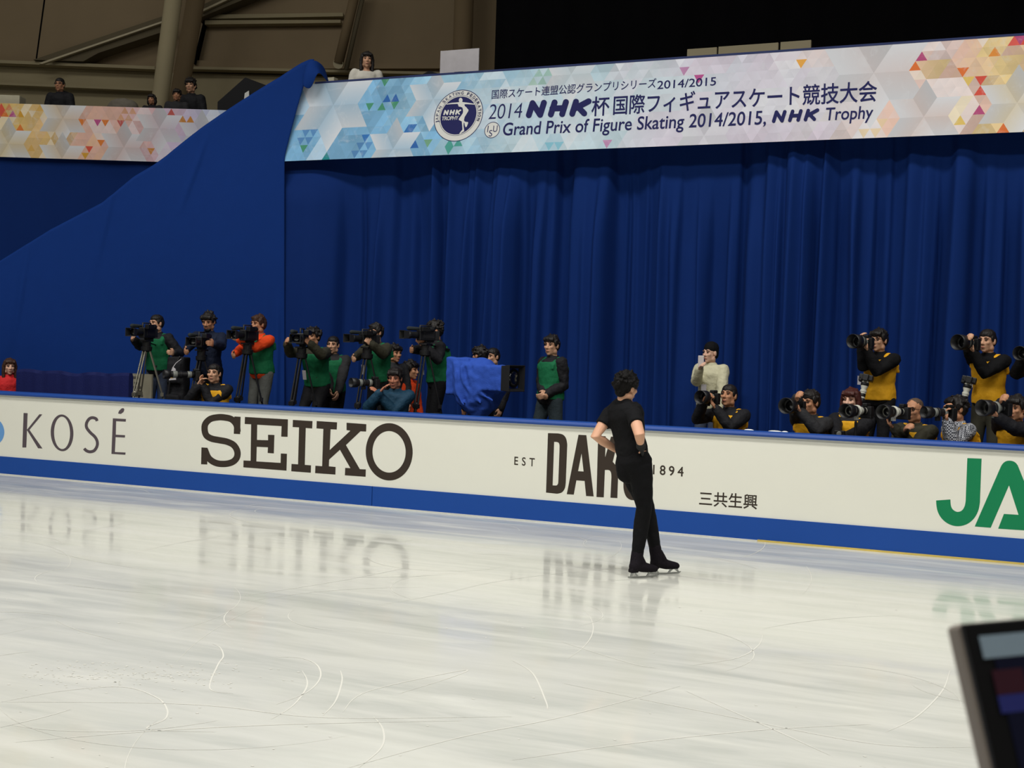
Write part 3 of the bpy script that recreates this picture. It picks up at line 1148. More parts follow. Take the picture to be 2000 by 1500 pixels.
leaning('leaning_column', (340, -10), (312, 200), 16.5, 28.6, column_paint, 'pale round concrete column leaning over the end stand', 'column')
leaning('leaning_column', (384, -10), (351, 180), 17.5, 29.6, brown_and_shaded, 'round concrete column just right of the pale leaning column, its shade painted brown', 'column')


def pipe(a, b_, rpx, z, m, label, cap=None):
    t_ = thing('roof_pipe', label, 'pipe', tuple(dep(*b_, z)))
    p, q = dep(*a, z), dep(*b_, z)
    r_ = rpx * z / FPX
    obj('tube', MB().lathe([(r_, 0), (r_, (p - q).length)], q, p - q, 24), m, t_, smooth=True)
    if cap:
        # cut square end, turned to the hall
        obj('end_plate', MB().lathe([(r_ * 1.05, -.04), (r_ * 1.05, .06)], q, (p - q).normalized() * .35 - ln, 24), cap, t_)
    return t_


pipe((698, -30), (661, 124), 9.5, 30.2, brown_and_shaded, 'thick diagonal pipe with a flat round end above the woman in white', edge_metal)
pipe((714, -30), (676, 136), 4.5, 30.3, beam_paint, 'thin diagonal pipe running beside the thick pipe')
leaning('wall_column', (907, -20), (901, 175), 19, 29.8, brown_and_shaded, 'brown upright column behind the blank white sign', 'column')
back('trim_9', [(382, 128), (403, 42), (406, 42), (386, 130)], black_cloth, .25, 0, 'dark shadow gap strip beside the right leaning column')

# black drape closing the hall behind the long stand
p0 = onY(966, 120, 20.2)
bd = MB()
rows_ = []
for j in range(3):
    z = 14 - (14 - DK) * j / 2
    rows_.append([V((p0.x + 16 * i / 160, 20.2 + .05 * math.sin(i * .9) + .03 * math.sin(i * .37), z)) for i in range(161)])
tag(obj('black_backdrop', bd.rings(rows_, caps=False, closed=False), black_cloth, smooth=True), 'black drape closing the hall above the right part of the banner', 'backdrop')

beige = mat('beige_panel', (150, 140, 112), .7, .04, 4)
for (xa_, ya_, xb_, yb_), lab in zip(((1343, 97, 1401, 92.5), (1404, 92, 1521, 83.5), (1525, 83.5, 1585, 78)), ('left narrow panel of the three beige panels above the banner', 'wide middle panel of the three beige panels above the banner', 'right narrow panel of the three beige panels above the banner')):
    a, b_ = onY(xa_, ya_, 18.2), onY(xb_, yb_, 18.2)
    z1 = (a.z + b_.z) / 2
    tag(obj('beige_panel', MB().box(((a.x + b_.x) / 2, 18.2, (z1 + DK) / 2), (b_.x - a.x, .05, z1 - DK)), beige, bevel=.006), lab, 'panel', 'beige panels above the banner')

a, b_ = onY(861, 100, 17.6), onY(936, 102.5, 17.6)
sg = thing('blank_sign', 'blank white sign board standing behind the banner, seen from its back', 'sign', (a.x, 17.6, DK))
obj('board', MB().box(((a.x + b_.x) / 2, 17.6, (a.z + 5.9) / 2), (b_.x - a.x, .02, a.z - 5.9)), mat('white_card', (196, 192, 196), .7), sg)
obj('post', MB().box(((a.x + b_.x) / 2 - .05, 17.63, (DK + 6.05) / 2), (.05, .03, 6.05 - DK)), mat('dark_metal', (40, 40, 44), .4, metal=.6), sg)
obj('clip', MB().box((onY(896, 144, 17.58).x, 17.585, onY(896, 144, 17.58).z), (.15, .02, .06)), mat('dark_metal', (40, 40, 44)), sg)

# black tents and small things on the stands
tent_black = mat('black_tent', (14, 14, 18), .8, .2, 6)
zt_ = 21.6
c_ = dep(478, 152, zt_)


def tent(name, pts, z, dz, label):
    base = [dep(x, y, z + o) for x, y, o in pts]
    t_ = thing(name, label, 'tent', tuple(base[0]))
    apex = base[1]
    floor_z = LD if z > 20.5 else DK
    b0 = [V((p.x, p.y, floor_z)) for p in (base[0], base[2])]
    back_ = [q + _f2 * dz for q in b0]
    mb = MB()
    e0, e1 = base[0], base[2]
    vs = [e0, apex, e1, e1 + _f2 * dz, e0 + _f2 * dz, apex + _f2 * dz * .5, b0[0], b0[1], back_[1], back_[0]]
    mb.add(vs, [(0, 1, 2), (2, 5, 3), (2, 1, 5), (3, 5, 4), (4, 5, 1), (4, 1, 0), (0, 2, 7, 6), (2, 3, 8, 7), (3, 4, 9, 8), (4, 0, 6, 9), (6, 7, 8, 9)])
    obj('canopy', mb, tent_black, t_)
    return t_


tt = tent('black_tent', [(425, 199, 0), (479, 151, 0), (572, 186, 0)], 23.5, 1.4, 'black pointed cover with a white peg on the end stand')
obj('peg', MB().prism([dep(x, y, 23.42) for x, y in [(476, 200), (478, 182), (486, 177), (487, 200)]], _f2 * .04), white_ink, tt, label='white peg')
tent('black_tent', [(818, 149, 0), (838, 138, 0), (866, 147, 0)], 20.2, .8, 'small black pointed cover left of the blank white sign')
p = on_left(15, 195, -.4)
tag(obj('white_box', MB().box((p.x, p.y, (LD + p.z + .06) / 2), (.55, .3, p.z + .06 - LD), (lx, -ln, V((0, 0, 1)))), mat('cream_box', (190, 184, 160), .6), bevel=.01), 'cream box at the left end above the shorter banner', 'box')
p = onY(649, 155, 17.65)
tag(obj('paper_box', MB().box((p.x, p.y, (DK + p.z + .02) / 2), (.14, .12, p.z + .02 - DK)), mat('cream_box', (190, 184, 160), .6), bevel=.006), 'small cream box on the stand beside the peak of the drape', 'box')
p = on_left(240, 192, -.5)
sv_ = MB().ell((p.x, p.y, p.z - .20), (.34, .22, .20))
sv_.box((p.x, p.y, (LD + p.z - .2) / 2), (.5, .3, p.z - .2 - LD))
tag(obj('grey_bundle', remesh(sv_, .02, 4, .05), mat('grey_cover', (104, 98, 88), .9)), 'grey covered bundle on the end stand left of the girl', 'bundle')

# risers for the standing crews
riser_m = mat('riser_carpet', (40, 42, 50), .9)
x_a, x_b = -12.75, -7.4
tag(obj('camera_riser', MB().box(((x_a + x_b) / 2, 14.86, (PIT + RISER) / 2), (x_b - x_a, .9, RISER - PIT)), riser_m), 'long low dark platform under the video camera crew', 'platform')
tag(obj('camera_riser', MB().box((-1.35, 14.95, (PIT + RISER) / 2), (2.6, .9, RISER - PIT)), riser_m), 'short low dark platform under the two tall photographers', 'platform')
# ================================================================== people
skin_a = mat('skin', (205, 158, 128), .55, .05, 14, spec=.3)
skin_b = mat('skin_tan', (186, 134, 102), .55, .05, 14, spec=.3)
skin_f = mat('skin_fair', (222, 178, 154), .55, .05, 14, spec=.3)
hair_k = mat('black_hair', (24, 19, 17), .5, .25, 60, .4, 120, spec=.35, stretch=(1, 1, .25))
hair_br = mat('brown_hair', (62, 38, 26), .5, .25, 60, .4, 120, spec=.35, stretch=(1, 1, .25))
hair_rd = mat('reddish_hair', (70, 32, 26), .5, .25, 60, .4, 120, spec=.35, stretch=(1, 1, .25))
eye_d = mat('dark_eye', (22, 16, 14), .3, .05)
lip_m = mat('lips', (158, 92, 80), .5, .05)
lens_gl = mat('spectacle_frame', (18, 18, 20), .3, .05)
black_knit = mat('black_jersey', (20, 20, 22), .85, .15, 20, .25, 90, spec=.15)
black_jacket = mat('black_jacket', (27, 27, 31), .75, .15, 12, .35, 40, spec=.25)
char_jacket = mat('charcoal_jacket', (46, 46, 48), .8, .15, 12, .35, 40, spec=.2)
navy_jacket = mat('navy_jacket', (26, 34, 54), .75, .12, 12, .35, 40, spec=.2)
teal_jacket = mat('teal_navy_jacket', (24, 60, 82), .7, .12, 12, .35, 40, spec=.25)
orange_jacket = mat('orange_jacket', (228, 74, 30), .75, .08, 12, .35, 40, spec=.2)
red_jacket = mat('red_jacket', (206, 44, 46), .75, .08, 12, .35, 40, spec=.2)
cream_jacket = mat('cream_jacket', (206, 202, 172), .75, .06, 12, .4, 30, spec=.2)
white_knit = mat('white_knit', (214, 210, 198), .85, .04, 12, .2, 50)
olive_jacket = mat('dark_olive_jacket', (50, 48, 34), .8, .12, 12, .35, 40)
green_bib = mat('green_press_bib', (24, 104, 66), .75, .10, 10, .35, 22, spec=.2)
yellow_bib = mat('yellow_press_bib', (226, 166, 30), .7, .10, 10, .35, 22, spec=.25)
jeans = mat('blue_jeans', (58, 68, 88), .85, .2, 14, .3, 60)
grey_jeans = mat('grey_jeans', (98, 100, 96), .85, .25, 10, .3, 60)
black_pants = mat('black_trousers', (22, 22, 25), .8, .12, 12, .3, 40, spec=.2)
shoe_m = mat('dark_shoe', (30, 28, 27), .6, .1)
card_m = mat('white_card', (196, 192, 196), .7)
checked = check_mat()
Zv = V((0, 0, 1))


def frame(f, up=Zv):
    """right, forward, up from a looking direction"""
    f = f.normalized()
    r = f.cross(up).normalized()
    return r, f, r.cross(f)


def ik(a, c, l1, l2, hint):
    d = c - a
    L = min(d.length, (l1 + l2) * .999)
    c = a + d.normalized() * L
    x = (l1 * l1 - l2 * l2 + L * L) / (2 * L)
    h = math.sqrt(max(l1 * l1 - x * x, 0))
    dn = d.normalized()
    hp = hint - dn * hint.dot(dn)
    hp = hp.normalized() if hp.length > 1e-5 else dn.orthogonal()
    return a + dn * x + hp * h, c


def add_hand(mb, wr, d, pn, side, curl, k):
    """palm, four bent fingers of unequal length and a thumb from the side of the palm. d: along the hand, pn: palm normal"""
    d = d.normalized()
    pn = (pn - d * pn.dot(d)).normalized()
    lat = d.cross(pn).normalized() * side          # towards the thumb
    B = (lat, pn, d)
    rings = []
    for t, w_, th in ((-.02, .024, .02), (.0, .028, .019), (.03, .038, .017), (.065, .042, .016), (.088, .039, .013), (.097, .03, .008)):
        rings.append([wr + d * t * k + lat * (w_ * k * math.cos(a * math.pi / 6)) + pn * (th * k * math.sin(a * math.pi / 6)) for a in range(12)])
    mb.rings(rings)
    for q, L in zip((.030, .010, -.010, -.029), (.072, .080, .075, .058)):
        p = wr + d * (.085 * k) + lat * (q * k)
        ang = curl * .55
        pts = [p]
        for seg, fr in enumerate((.48, .30, .24)):
            dd = d * math.cos(ang) + pn * math.sin(ang) + lat * (q * 1.5 * (1 - curl))
            p = p + dd.normalized() * (L * fr * k * 1.05)
            pts.append(p)
            ang += curl * .85
        mb.tube(pts, [.0095 * k, .009 * k, .0082 * k, .0072 * k], 8)
    p = wr + d * (.022 * k) + lat * (.026 * k)
    t1 = p + (d * .75 + lat * .75 + pn * .25 * curl).normalized() * (.042 * k)
    t2 = t1 + (d * .95 + lat * (.35 - .5 * curl) + pn * .6 * curl).normalized() * (.034 * k)
    mb.tube([p, t1, t2], [.014 * k, .0108 * k, .0085 * k], 8)


def head_parts(mb, c, B, k, female=False):
    r, f, u = B
    P = lambda x, y, z: c + (r * x + f * y + u * z) * k
    E = lambda x, y, z, a, b_, d: mb.ell(P(x, y, z), (a * k, b_ * k, d * k), B)
    E(0, -.012, .030, .075, .094, .083)
    E(0, .028, -.030, .060, .064, .070)
    E(0, .030, -.072, .047 if not female else .042, .050, .042)
    E(0, .060, -.098, .024, .024, .019)
    for s in (-1, 1):
        E(s * .036, .062, -.020, .024, .026, .022)
        E(s * .052, .000, -.070, .018, .036, .03)
        E(s * .077, -.006, -.008, .010, .022, .032)
        E(s * .033, .080, .026, .024, .012, .009)
        E(s * .013, .094, -.034, .009, .011, .008)
    mb.tube([P(0, .084, .016), P(0, .099, -.012), P(0, .107, -.028)], [.009 * k, .0115 * k, .0135 * k], 8)
    E(0, .083, -.060, .023, .014, .011)
    E(0, .080, -.074, .019, .013, .009)


def hair_mesh(c, B, k, style, seed):
    r, f, u = B
    rn = random.Random(seed)
    P = lambda x, y, z: c + (r * x + f * y + u * z) * k
    mb = MB()
    E = lambda x, y, z, a, b_, d: mb.ell(P(x, y, z), (a * k, b_ * k, d * k), B)
    if style == 'crop':
        E(0, -.010, .055, .0775, .094, .068)
        E(0, -.048, .012, .079, .064, .084)
        for s in (-1, 1):
            E(s * .068, .004, .022, .013, .040, .036)
    elif style == 'bald':
        E(0, -.020, .046, .076, .090, .072)
        E(0, -.05, .008, .0765, .055, .07)
    else:
        E(0, -.008, .060, .081, .098, .070)
        E(0, -.050, .014, .084, .068, .094)
        E(.012, .056, .082, .056, .036, .024)
        for s in (-1, 1):
            E(s * .070, .010, .030, .016, .045, .045)
    if style in ('bangs', 'bob', 'long', 'messy'):
        E(0, .070, .070, .062, .030, .030)
        for i in range(7):
            x = -.054 + .018 * i
            mb.tube([P(x, .070, .085), P(x * 1.05, .088, .060), P(x * 1.1 + rn.uniform(-.008, .008), .090 - abs(x) * .3, .036 + rn.uniform(-.006, .008))], [.014 * k, .011 * k, .004 * k], 8)
    if style in ('bob', 'long'):
        L = -.12 if style == 'bob' else -.33
        for s in (-1, 1):
            mb.tube([P(s * .060, .02, .07), P(s * .083, .012, .0), P(s * .083, .012, -.08), P(s * .078, .028 if style == 'long' else .0, L)], [.03 * k, .026 * k, .026 * k, .014 * k], 10)
        mb.tube([P(0, -.06, .05), P(0, -.085, -.04), P(0, -.08, L * .8)], [(.08 * k, .04 * k), (.085 * k, .035 * k), (.07 * k, .022 * k)], 14, flat=r)
    n = {'messy': 46, 'spiky': 80, 'short': 30, 'bangs': 22, 'bob': 10, 'long': 8}.get(style, 0)
    for i in range(n):
        a, z = rn.uniform(0, 6.28), rn.uniform(-.15, 1)
        if style in ('spiky', 'messy') and i % 4 == 0:
            z = rn.uniform(-.6, .2)
            a = rn.uniform(3.3, 6.1)
        d = V((math.cos(a) * math.sqrt(1 - z * z), math.sin(a) * math.sqrt(1 - z * z), z))
        if d.y > .45 and d.z < .5:
            continue
        p = V((d.x * .074, d.y * .086 - .012, d.z * .082 + .038))
        sw = V((rn.uniform(-.6, .6), rn.uniform(-.5, .5), rn.uniform(-.9, .1)))
        l = {'spiky': .050, 'messy': .036}.get(style, .022) * rn.uniform(.7, 1.3)
        q = p + (d + sw * .5).normalized() * l
        mid_ = (p + q) / 2 + d * .006
        mb.tube([P(*p), P(*mid_), P(*q)], [.020 * k, .014 * k, .003 * k], 7)
    return mb


class Pose:
    pass


def pose(T, H, fl, f, lean=0, side=0, headf=None, pitch=0, stance='stand', hr=None, hl=None, er=None, el=None, step=(0, 0), wide=.05, sh_drop=0):
    """joints of a body from the top of the head T; hr / hl: wrists of the right and left hand in the world"""
    J = Pose()
    J.H, J.fl = H, fl
    f = V((f.x, f.y, 0)).normalized()
    r = f.cross(Zv)
    hf = V(headf).normalized() if headf else f
    hf = V((hf.x, hf.y, 0)).normalized()
    hfp = hf * math.cos(rad(pitch)) + Zv * math.sin(rad(pitch))
    J.B = frame(hfp, Zv)
    k = J.k = H / 1.72 * 1.10
    J.head = T - J.B[2] * (.128 * k)
    s = (Zv * math.cos(rad(lean)) + f * math.sin(rad(lean)) + r * math.sin(rad(side))).normalized()
    J.s, J.f, J.r = s, f, r
    J.N = J.head - Zv * (.118 * k) - f * (.030 * k) - s * (.03 * k)
    J.P = J.N - s * (.305 * H)
    ct = J.N - s * (.032 * H)
    J.sh = {1: ct + r * (.107 * H), -1: ct - r * (.107 * H)}
    J.el, J.wr, J.hd, J.pn = {}, {}, {}, {}
    for sd, h, e in ((1, hr, er), (-1, hl, el)):
        if h is None:
            h = J.sh[sd] - Zv * (.30 * H) + r * (sd * .03 * H) + f * (.05 * H)
        hint = V(e) if e else (-Zv * .8 + r * (sd * .55) - f * .25)
        J.el[sd], J.wr[sd] = ik(J.sh[sd], V(h), .168 * H, .142 * H, hint)
        J.hd[sd] = (J.wr[sd] - J.el[sd]).normalized()
        J.pn[sd] = -r * sd
    J.hip = {1: J.P + r * (.052 * H) - s * .0, -1: J.P - r * (.052 * H)}
    J.kn, J.an, J.ft = {}, {}, {}
    for sd in (1, -1):
        h = J.hip[sd]
        if stance == 'kneel':
            hz = max(min(h.z - (fl + .055), .235 * H), .02)
            reach = math.sqrt(max((.24 * H) ** 2 - hz * hz, 0))
            J.kn[sd] = V((h.x, h.y, fl + .06)) + f * reach + r * (sd * .05 * H)
            J.an[sd] = J.kn[sd] - f * (.22 * H)
            J.an[sd].z = fl + .065
            J.ft[sd] = (-Zv * .5 - f * .6).normalized() if False else -f
        else:
            fo = V((h.x, h.y, fl + .045 * H)) + r * (sd * wide * H * .4) + f * (step[0] if sd == 1 else step[1])
            J.kn[sd], J.an[sd] = ik(h, fo, .245 * H, .235 * H, f)
            J.ft[sd] = (f + r * (sd * .2)).normalized()
    J.curl = {1: .9, -1: .9}
    return J


TORSO = [(-.13, .072, .060), (.0, .092, .070), (.16, .088, .066), (.36, .078, .058), (.56, .086, .064), (.76, .096, .068), (.90, .088, .058), (.97, .062, .046), (1.02, .038, .038)]


def torso(mb, J, g, lo, hi, wcap=1.0, tab=TORSO, n=20, belly=0.0):
    """elliptical loft along the spine, grown by g"""
    H = J.H
    L = (J.N - J.P).length
    s = (J.N - J.P).normalized()
    sr = (J.sh[1] - J.sh[-1]).normalized()
    hrv = (J.hip[1] - J.hip[-1]).normalized()
    rings = []
    ts = [t for t in tab if lo - 1e-6 <= t[0] <= hi + 1e-6]
    for t, a, b_ in ts:
        q = max(0, min(1, t))
        x = (hrv * (1 - q) + sr * q)
        x = (x - s * x.dot(s)).normalized()
        y = s.cross(x)
        c = J.P + s * (L * t)
        aa, bb = min(a * H, wcap * H) + g, b_ * H + g + belly * math.exp(-((t - .3) / .3) ** 2)
        rings.append([c + x * aa * math.copysign(abs(math.cos(u)) ** .85, math.cos(u)) + y * bb * math.copysign(abs(math.sin(u)) ** .85, math.sin(u)) for u in [2 * math.pi * j / n for j in range(n)]])
    mb.rings(rings)


ARM = (.034, .030, .026, .0215)
LEG = (.056, .046, .034, .033, .024)


def limb(mb, a, e, w_, rs, g, to=1.0, bulge=0):
    m1 = a.lerp(e, .5)
    if to < 1:
        w_ = e.lerp(w_, to)
    pts = [a, m1, e, e.lerp(w_, .35), w_]
    q = [rs[0] + g, (rs[0] + rs[1]) / 2 + g, rs[1] + g, rs[2] + g, rs[3] + g * .85]
    mb.tube(pts, q, 12)


def person(label, J, skin, hair, style='short', jacket=None, g=.024, bib=None, trousers=black_pants, group=None, female=False, glasses=False, beard=False, hat=None, seed=1, voxel=.0085, legs=True, gv=.0125, puff=0, collar=True, badge=None, bibtag=None, sleeves=True, gloves=None, category='person', hood=False, openbib=False):
    H, k = J.H, J.k
    org = V(((J.an[1].x + J.an[-1].x) / 2, (J.an[1].y + J.an[-1].y) / 2, J.fl))
    t_ = thing('person', label, category, tuple(org), group)
    P = lambda x, y, z: J.head + (J.B[0] * x + J.B[1] * y + J.B[2] * z) * k
    # ---- body: one continuous skin
    mb = MB()
    head_parts(mb, J.head, J.B, k, female)
    nr = (.052 if not female else .044) * k
    mb.tube([J.N - J.s * .03 * H, J.N.lerp(P(0, -.02, -.07), .5), P(0, -.022, -.03)], [nr * 1.12, nr, nr * 1.05], 14)
    torso(mb, J, -.012, -.13, 1.02)
    for sd in (1, -1):
        mb.tube([J.N - J.s * (.05 * H), J.sh[sd]], [.036 * H, .030 * H], 10)
        limb(mb, J.sh[sd], J.el[sd], J.wr[sd], [a * H * (.92 if female else 1) for a in ARM], -.002)
        add_hand(mb, J.wr[sd], J.hd[sd], J.pn[sd], sd, J.curl[sd], k)
        hp = J.hip[sd]
        mb.tube([hp, hp.lerp(J.kn[sd], .5), J.kn[sd], J.kn[sd].lerp(J.an[sd], .4), J.an[sd]], [a * H for a in LEG], 12)
        mb.tube([J.an[sd], J.an[sd] + J.ft[sd] * (.09 * H)], [.022 * H, .018 * H], 8)
    me = remesh(mb, voxel, 2, origin=org)
    body = obj('body', me, skin, t_)
    # ---- face
    for sd in (1, -1):
        e_ = MB().ell(P(sd * .032, .0865, .006), (.0145 * k, .006 * k, .0058 * k), J.B, 10, 6)
        obj('eye', e_, eye_d, body, smooth=True)
        b_ = MB().tube([P(sd * .014, .092, .027), P(sd * .032, .0925, .031), P(sd * .052, .079, .027)], [.0035 * k, .0042 * k, .0025 * k], 7)
        obj('eyebrow', b_, hair if not hat else hair_k, body, smooth=True)
    obj('lips', MB().ell(P(0, .0925, -.066), (.021 * k, .007 * k, .0062 * k), J.B, 10, 6), lip_m, body, smooth=True)
    hm = hair_mesh(J.head, J.B, k, style, seed)
    if hat:
        hm = MB()
        hm.ell(P(0, -.020, .055), (.086 * k, .104 * k, .090 * k), J.B)
        hm.tube([P(0, -.045, .03), P(0, -.05, -.03)], [(.083 * k, .062 * k), (.08 * k, .05 * k)], 14, flat=J.B[0])
        obj('beanie', remesh(hm, .008, 3, .006, .05, org), black_knit, t_)
    else:
        obj('hair', remesh(hm, .007, 2, .008, .03, org), hair, t_)
    if beard:
        bm_ = MB()
        bm_.ell(P(0, .045, -.095), (.046 * k, .046 * k, .03 * k), J.B)
        bm_.ell(P(0, .094, -.050), (.026 * k, .009 * k, .006 * k), J.B)
        obj('beard', remesh(bm_, .006, 2, .006, .03, org), hair, t_)
    if glasses:
        gm = MB()
        for sd in (1, -1):
            ring = [P(sd * .033 + .022 * math.cos(a), .1005 - .25 * (abs(sd * .033 + .022 * math.cos(a)) - .033) * .5, .006 + .016 * math.sin(a)) for a in [i * math.pi / 8 for i in range(17)]]
            gm.tube(ring, .0022 * k, 6, round_ends=False)
            gm.tube([P(sd * .055, .097, .010), P(sd * .082, .05, .010), P(sd * .082, -.005, .006)], .002 * k, 6)
        gm.tube([P(-.011, .104, .008), P(.011, .104, .008)], .002 * k, 6)
        obj('glasses', gm, lens_gl, t_)
    # ---- clothes
    if jacket:
        mb = MB()
        torso(mb, J, g, -.13, .97, belly=.01)
        for sd in (1, -1):
            mb.tube([J.N - J.s * (.045 * H), J.sh[sd]], [.036 * H + g * .7, .031 * H + g], 12)
            limb(mb, J.sh[sd], J.el[sd], J.wr[sd], [a * H for a in ARM], g, 1.0 if sleeves is True else sleeves)
        if collar:
            mb.tube([J.N - J.s * (.03 * H), J.N + Zv * (.022 * H) + J.f * .004], [.046 * H + g * .4, .038 * H + g * .4], 14, round_ends=False)
        if hood:
            mb.ell(J.N - J.f * (.055 * H) + Zv * .0, (.085 * H, .045 * H, .05 * H), (J.r, J.f, Zv))
        o = obj('jacket', remesh(mb, gv, 2, .020 + puff * .6, .07, org), jacket, t_)
    if bib:
        mb = MB()
        gb = g + .014
        torso(mb, J, gb, -.0, .90, wcap=.088)
        s = J.s
        for sd in (1, -1):
            c = J.N - s * (.03 * H) + J.r * (sd * .072 * H)
            fr = J.f if abs(J.f.dot(s)) < .1 else (J.f - s * J.f.dot(s)).normalized()
            arc = [c - s * (.05 * H) + fr * (.050 * H + gb * .8), c - s * .02 * H + fr * (.052 * H + gb * .6), c + s * (.012 * H) + fr * (.035 * H), c + s * (.026 * H + gb * .5), c + s * (.008 * H) - fr * (.040 * H), c - s * .04 * H - fr * (.058 * H + gb), c - s * (.09 * H) - fr * (.062 * H + gb)]
            mb.tube(arc, [(.044, .014)] * 7, 10, round_ends=False, flat=J.r)
        bo = obj('press_bib', remesh(mb, gv, 2, .012, .09, org), bib, t_)
        if bibtag:
            for tx, tz in bibtag:
                c = J.P + s * ((J.N - J.P).length * tz) + J.r * (tx * H) + fr * (.074 * H + gb + .022)
                obj('number_card', MB().box(c, (.055, .006, .13), (J.r, fr, s)), card_m, bo)
    if badge:
        c = J.P + J.s * ((J.N - J.P).length * .42) + J.f * (.085 * H + g + .03) + J.r * badge * H
        obj('badge', MB().box(c, (.075, .005, .10), (J.r, J.f, Zv)), card_m, t_)
    if legs and trousers:
        mb = MB()
        torso(mb, J, .008, -.13, .16)
        for sd in (1, -1):
            hp = J.hip[sd]
            mb.tube([hp, hp.lerp(J.kn[sd], .5), J.kn[sd], J.kn[sd].lerp(J.an[sd], .45), J.an[sd].lerp(J.kn[sd], .04)], [a * H + .012 for a in LEG[:4]] + [.026 * H + .014], 14)
        obj('trousers', remesh(mb, .016, 3, .012, .10, org), trousers, t_)
        for sd in (1, -1):
            a = J.an[sd]
            mb = MB()
            fd = V((J.ft[sd].x, J.ft[sd].y, 0)).normalized()
            sole = J.fl
            z = lambda q: V((q.x, q.y, sole + .042))
            mb.tube([z(a - fd * .055), z(a), z(a + fd * .09), z(a + fd * .18)], [(.036, .040), (.040, .042), (.045, .040), (.036, .030)], 12, flat=fd.cross(Zv))
            mb.tube([a + Zv * .02, V((a.x, a.y, sole + .05))], [.040, .042], 10)
            for v in mb.v:
                v.z = max(v.z, sole + .003)
            obj('shoe', mb, shoe_m, t_, smooth=True)
    return t_


def look(p, phi):
    """facing turned phi degrees to the picture's left of facing the photographer, from where p stands"""
    c = V((CAM.x - p.x, CAM.y - p.y, 0)).normalized()
    l = V((c.y, -c.x, 0))
    return c * math.cos(rad(phi)) + l * math.sin(rad(phi))
# ================================================================== cameras and tripods
cam_black = mat('camera_black', (20, 20, 22), .45, .1, 20, .1, 150, spec=.4)
cam_dark = mat('camera_charcoal', (38, 38, 40), .5, .1, 20, spec=.4)
lens_white = mat('white_lens_barrel', (196, 196, 184), .4, .04, 8, spec=.4)
lens_glass = mat('front_glass', (10, 12, 18), .06, .05, spec=.9)
silver_leg = mat('silver_tripod_tube', (150, 146, 130), .35, .05, 6, metal=.7)
black_leg = mat('black_tripod_tube', (36, 36, 38), .4, .1, 6, metal=.3)
foam = mat('microphone_foam', (44, 50, 52), .95, .2, 60, .5, 160)
ring_grey = mat('lens_ring', (120, 122, 116), .4, .05)
tally = mat('tally_lamp', (255, 60, 120), .4, .02, emit=2.5)


def dslr(label, p, d, L=.26, hr=.065, barrel=None, group=None, up=Zv, grip=True):
    """still camera with a long lens, body centre p, looking along d"""
    r, f, u = B = frame(V(d), up)
    t_ = thing('stills_camera', label, 'camera', tuple(p), group)
    mb = MB()
    mb.box(p, (.150, .062, .095), B)
    mb.box(p + r * .056 + f * .025, (.036, .05, .095), B)
    mb.box(p - u * .058, (.145, .06, .045), B)
    bo = obj('camera_body', mb, cam_black, t_, bevel=.008)
    mb = MB().prism([p + u * .045 + r * x + f * y for x, y in ((-.035, -.03), (.035, -.03), (.028, .045), (-.028, .045))], u * .035)
    obj('viewfinder_hump', mb, cam_black, bo, bevel=.008)
    s = p + f * .03
    lr = hr * .72
    lb = barrel or cam_black
    obj('lens', MB().lathe([(.034, 0), (.040, .02), (.041, L * .30), (lr * .9, L * .45), (lr, L * .62), (lr, L * .92), (lr * .96, L)], s, f, 28), lb, t_, smooth=True)
    rg = MB()
    rg.lathe([(.042, L * .12), (.0445, L * .13), (.0445, L * .27), (.042, L * .28)], s, f, 28)
    obj('zoom_ring', rg, cam_black if barrel else ring_grey, t_, smooth=True)
    rg = MB()
    rg.lathe([(lr * 1.0, L * .68), (lr * 1.04, L * .69), (lr * 1.04, L * .84), (lr, L * .85)], s, f, 28)
    obj('focus_ring', rg, cam_black if barrel else ring_grey, t_, smooth=True)
    h0 = L * .93
    hd = MB().lathe([(lr * 1.01, h0), (hr * .96, h0 + .01), (hr, h0 + hr * 1.5), (hr * .95, h0 + hr * 1.5), (hr * .88, h0 + .02), (lr * .9, h0 + .012)], s, f, 32, caps=False)
    obj('lens_hood', hd, cam_black, t_, smooth=True)
    obj('front_glass', MB().lathe([(lr * .93, L - .004), (lr * .6, L + .004), (.002, L + .008)], s, f, 28), lens_glass, t_, smooth=True)
    mb = MB().lathe([(lr * 1.02, L * .5), (lr * 1.12, L * .5 + .004), (lr * 1.12, L * .5 + .022), (lr * 1.02, L * .5 + .026)], s, f, 28)
    mb.box(s + f * (L * .5 + .013) - u * (lr + .02), (.028, .05, .04), B)
    obj('tripod_collar', mb, lb, t_)
    return t_


def grip(p, d, L=.26, hr=.065, up=Zv):
    """wrists of the right and left hand for a camera held at p looking along d"""
    r, f, u = frame(V(d), up)
    return p + r * .105 - u * .035 - f * .055, p + f * (L * .42) - u * (hr * .72 + .055) - r * .02 - f * .05


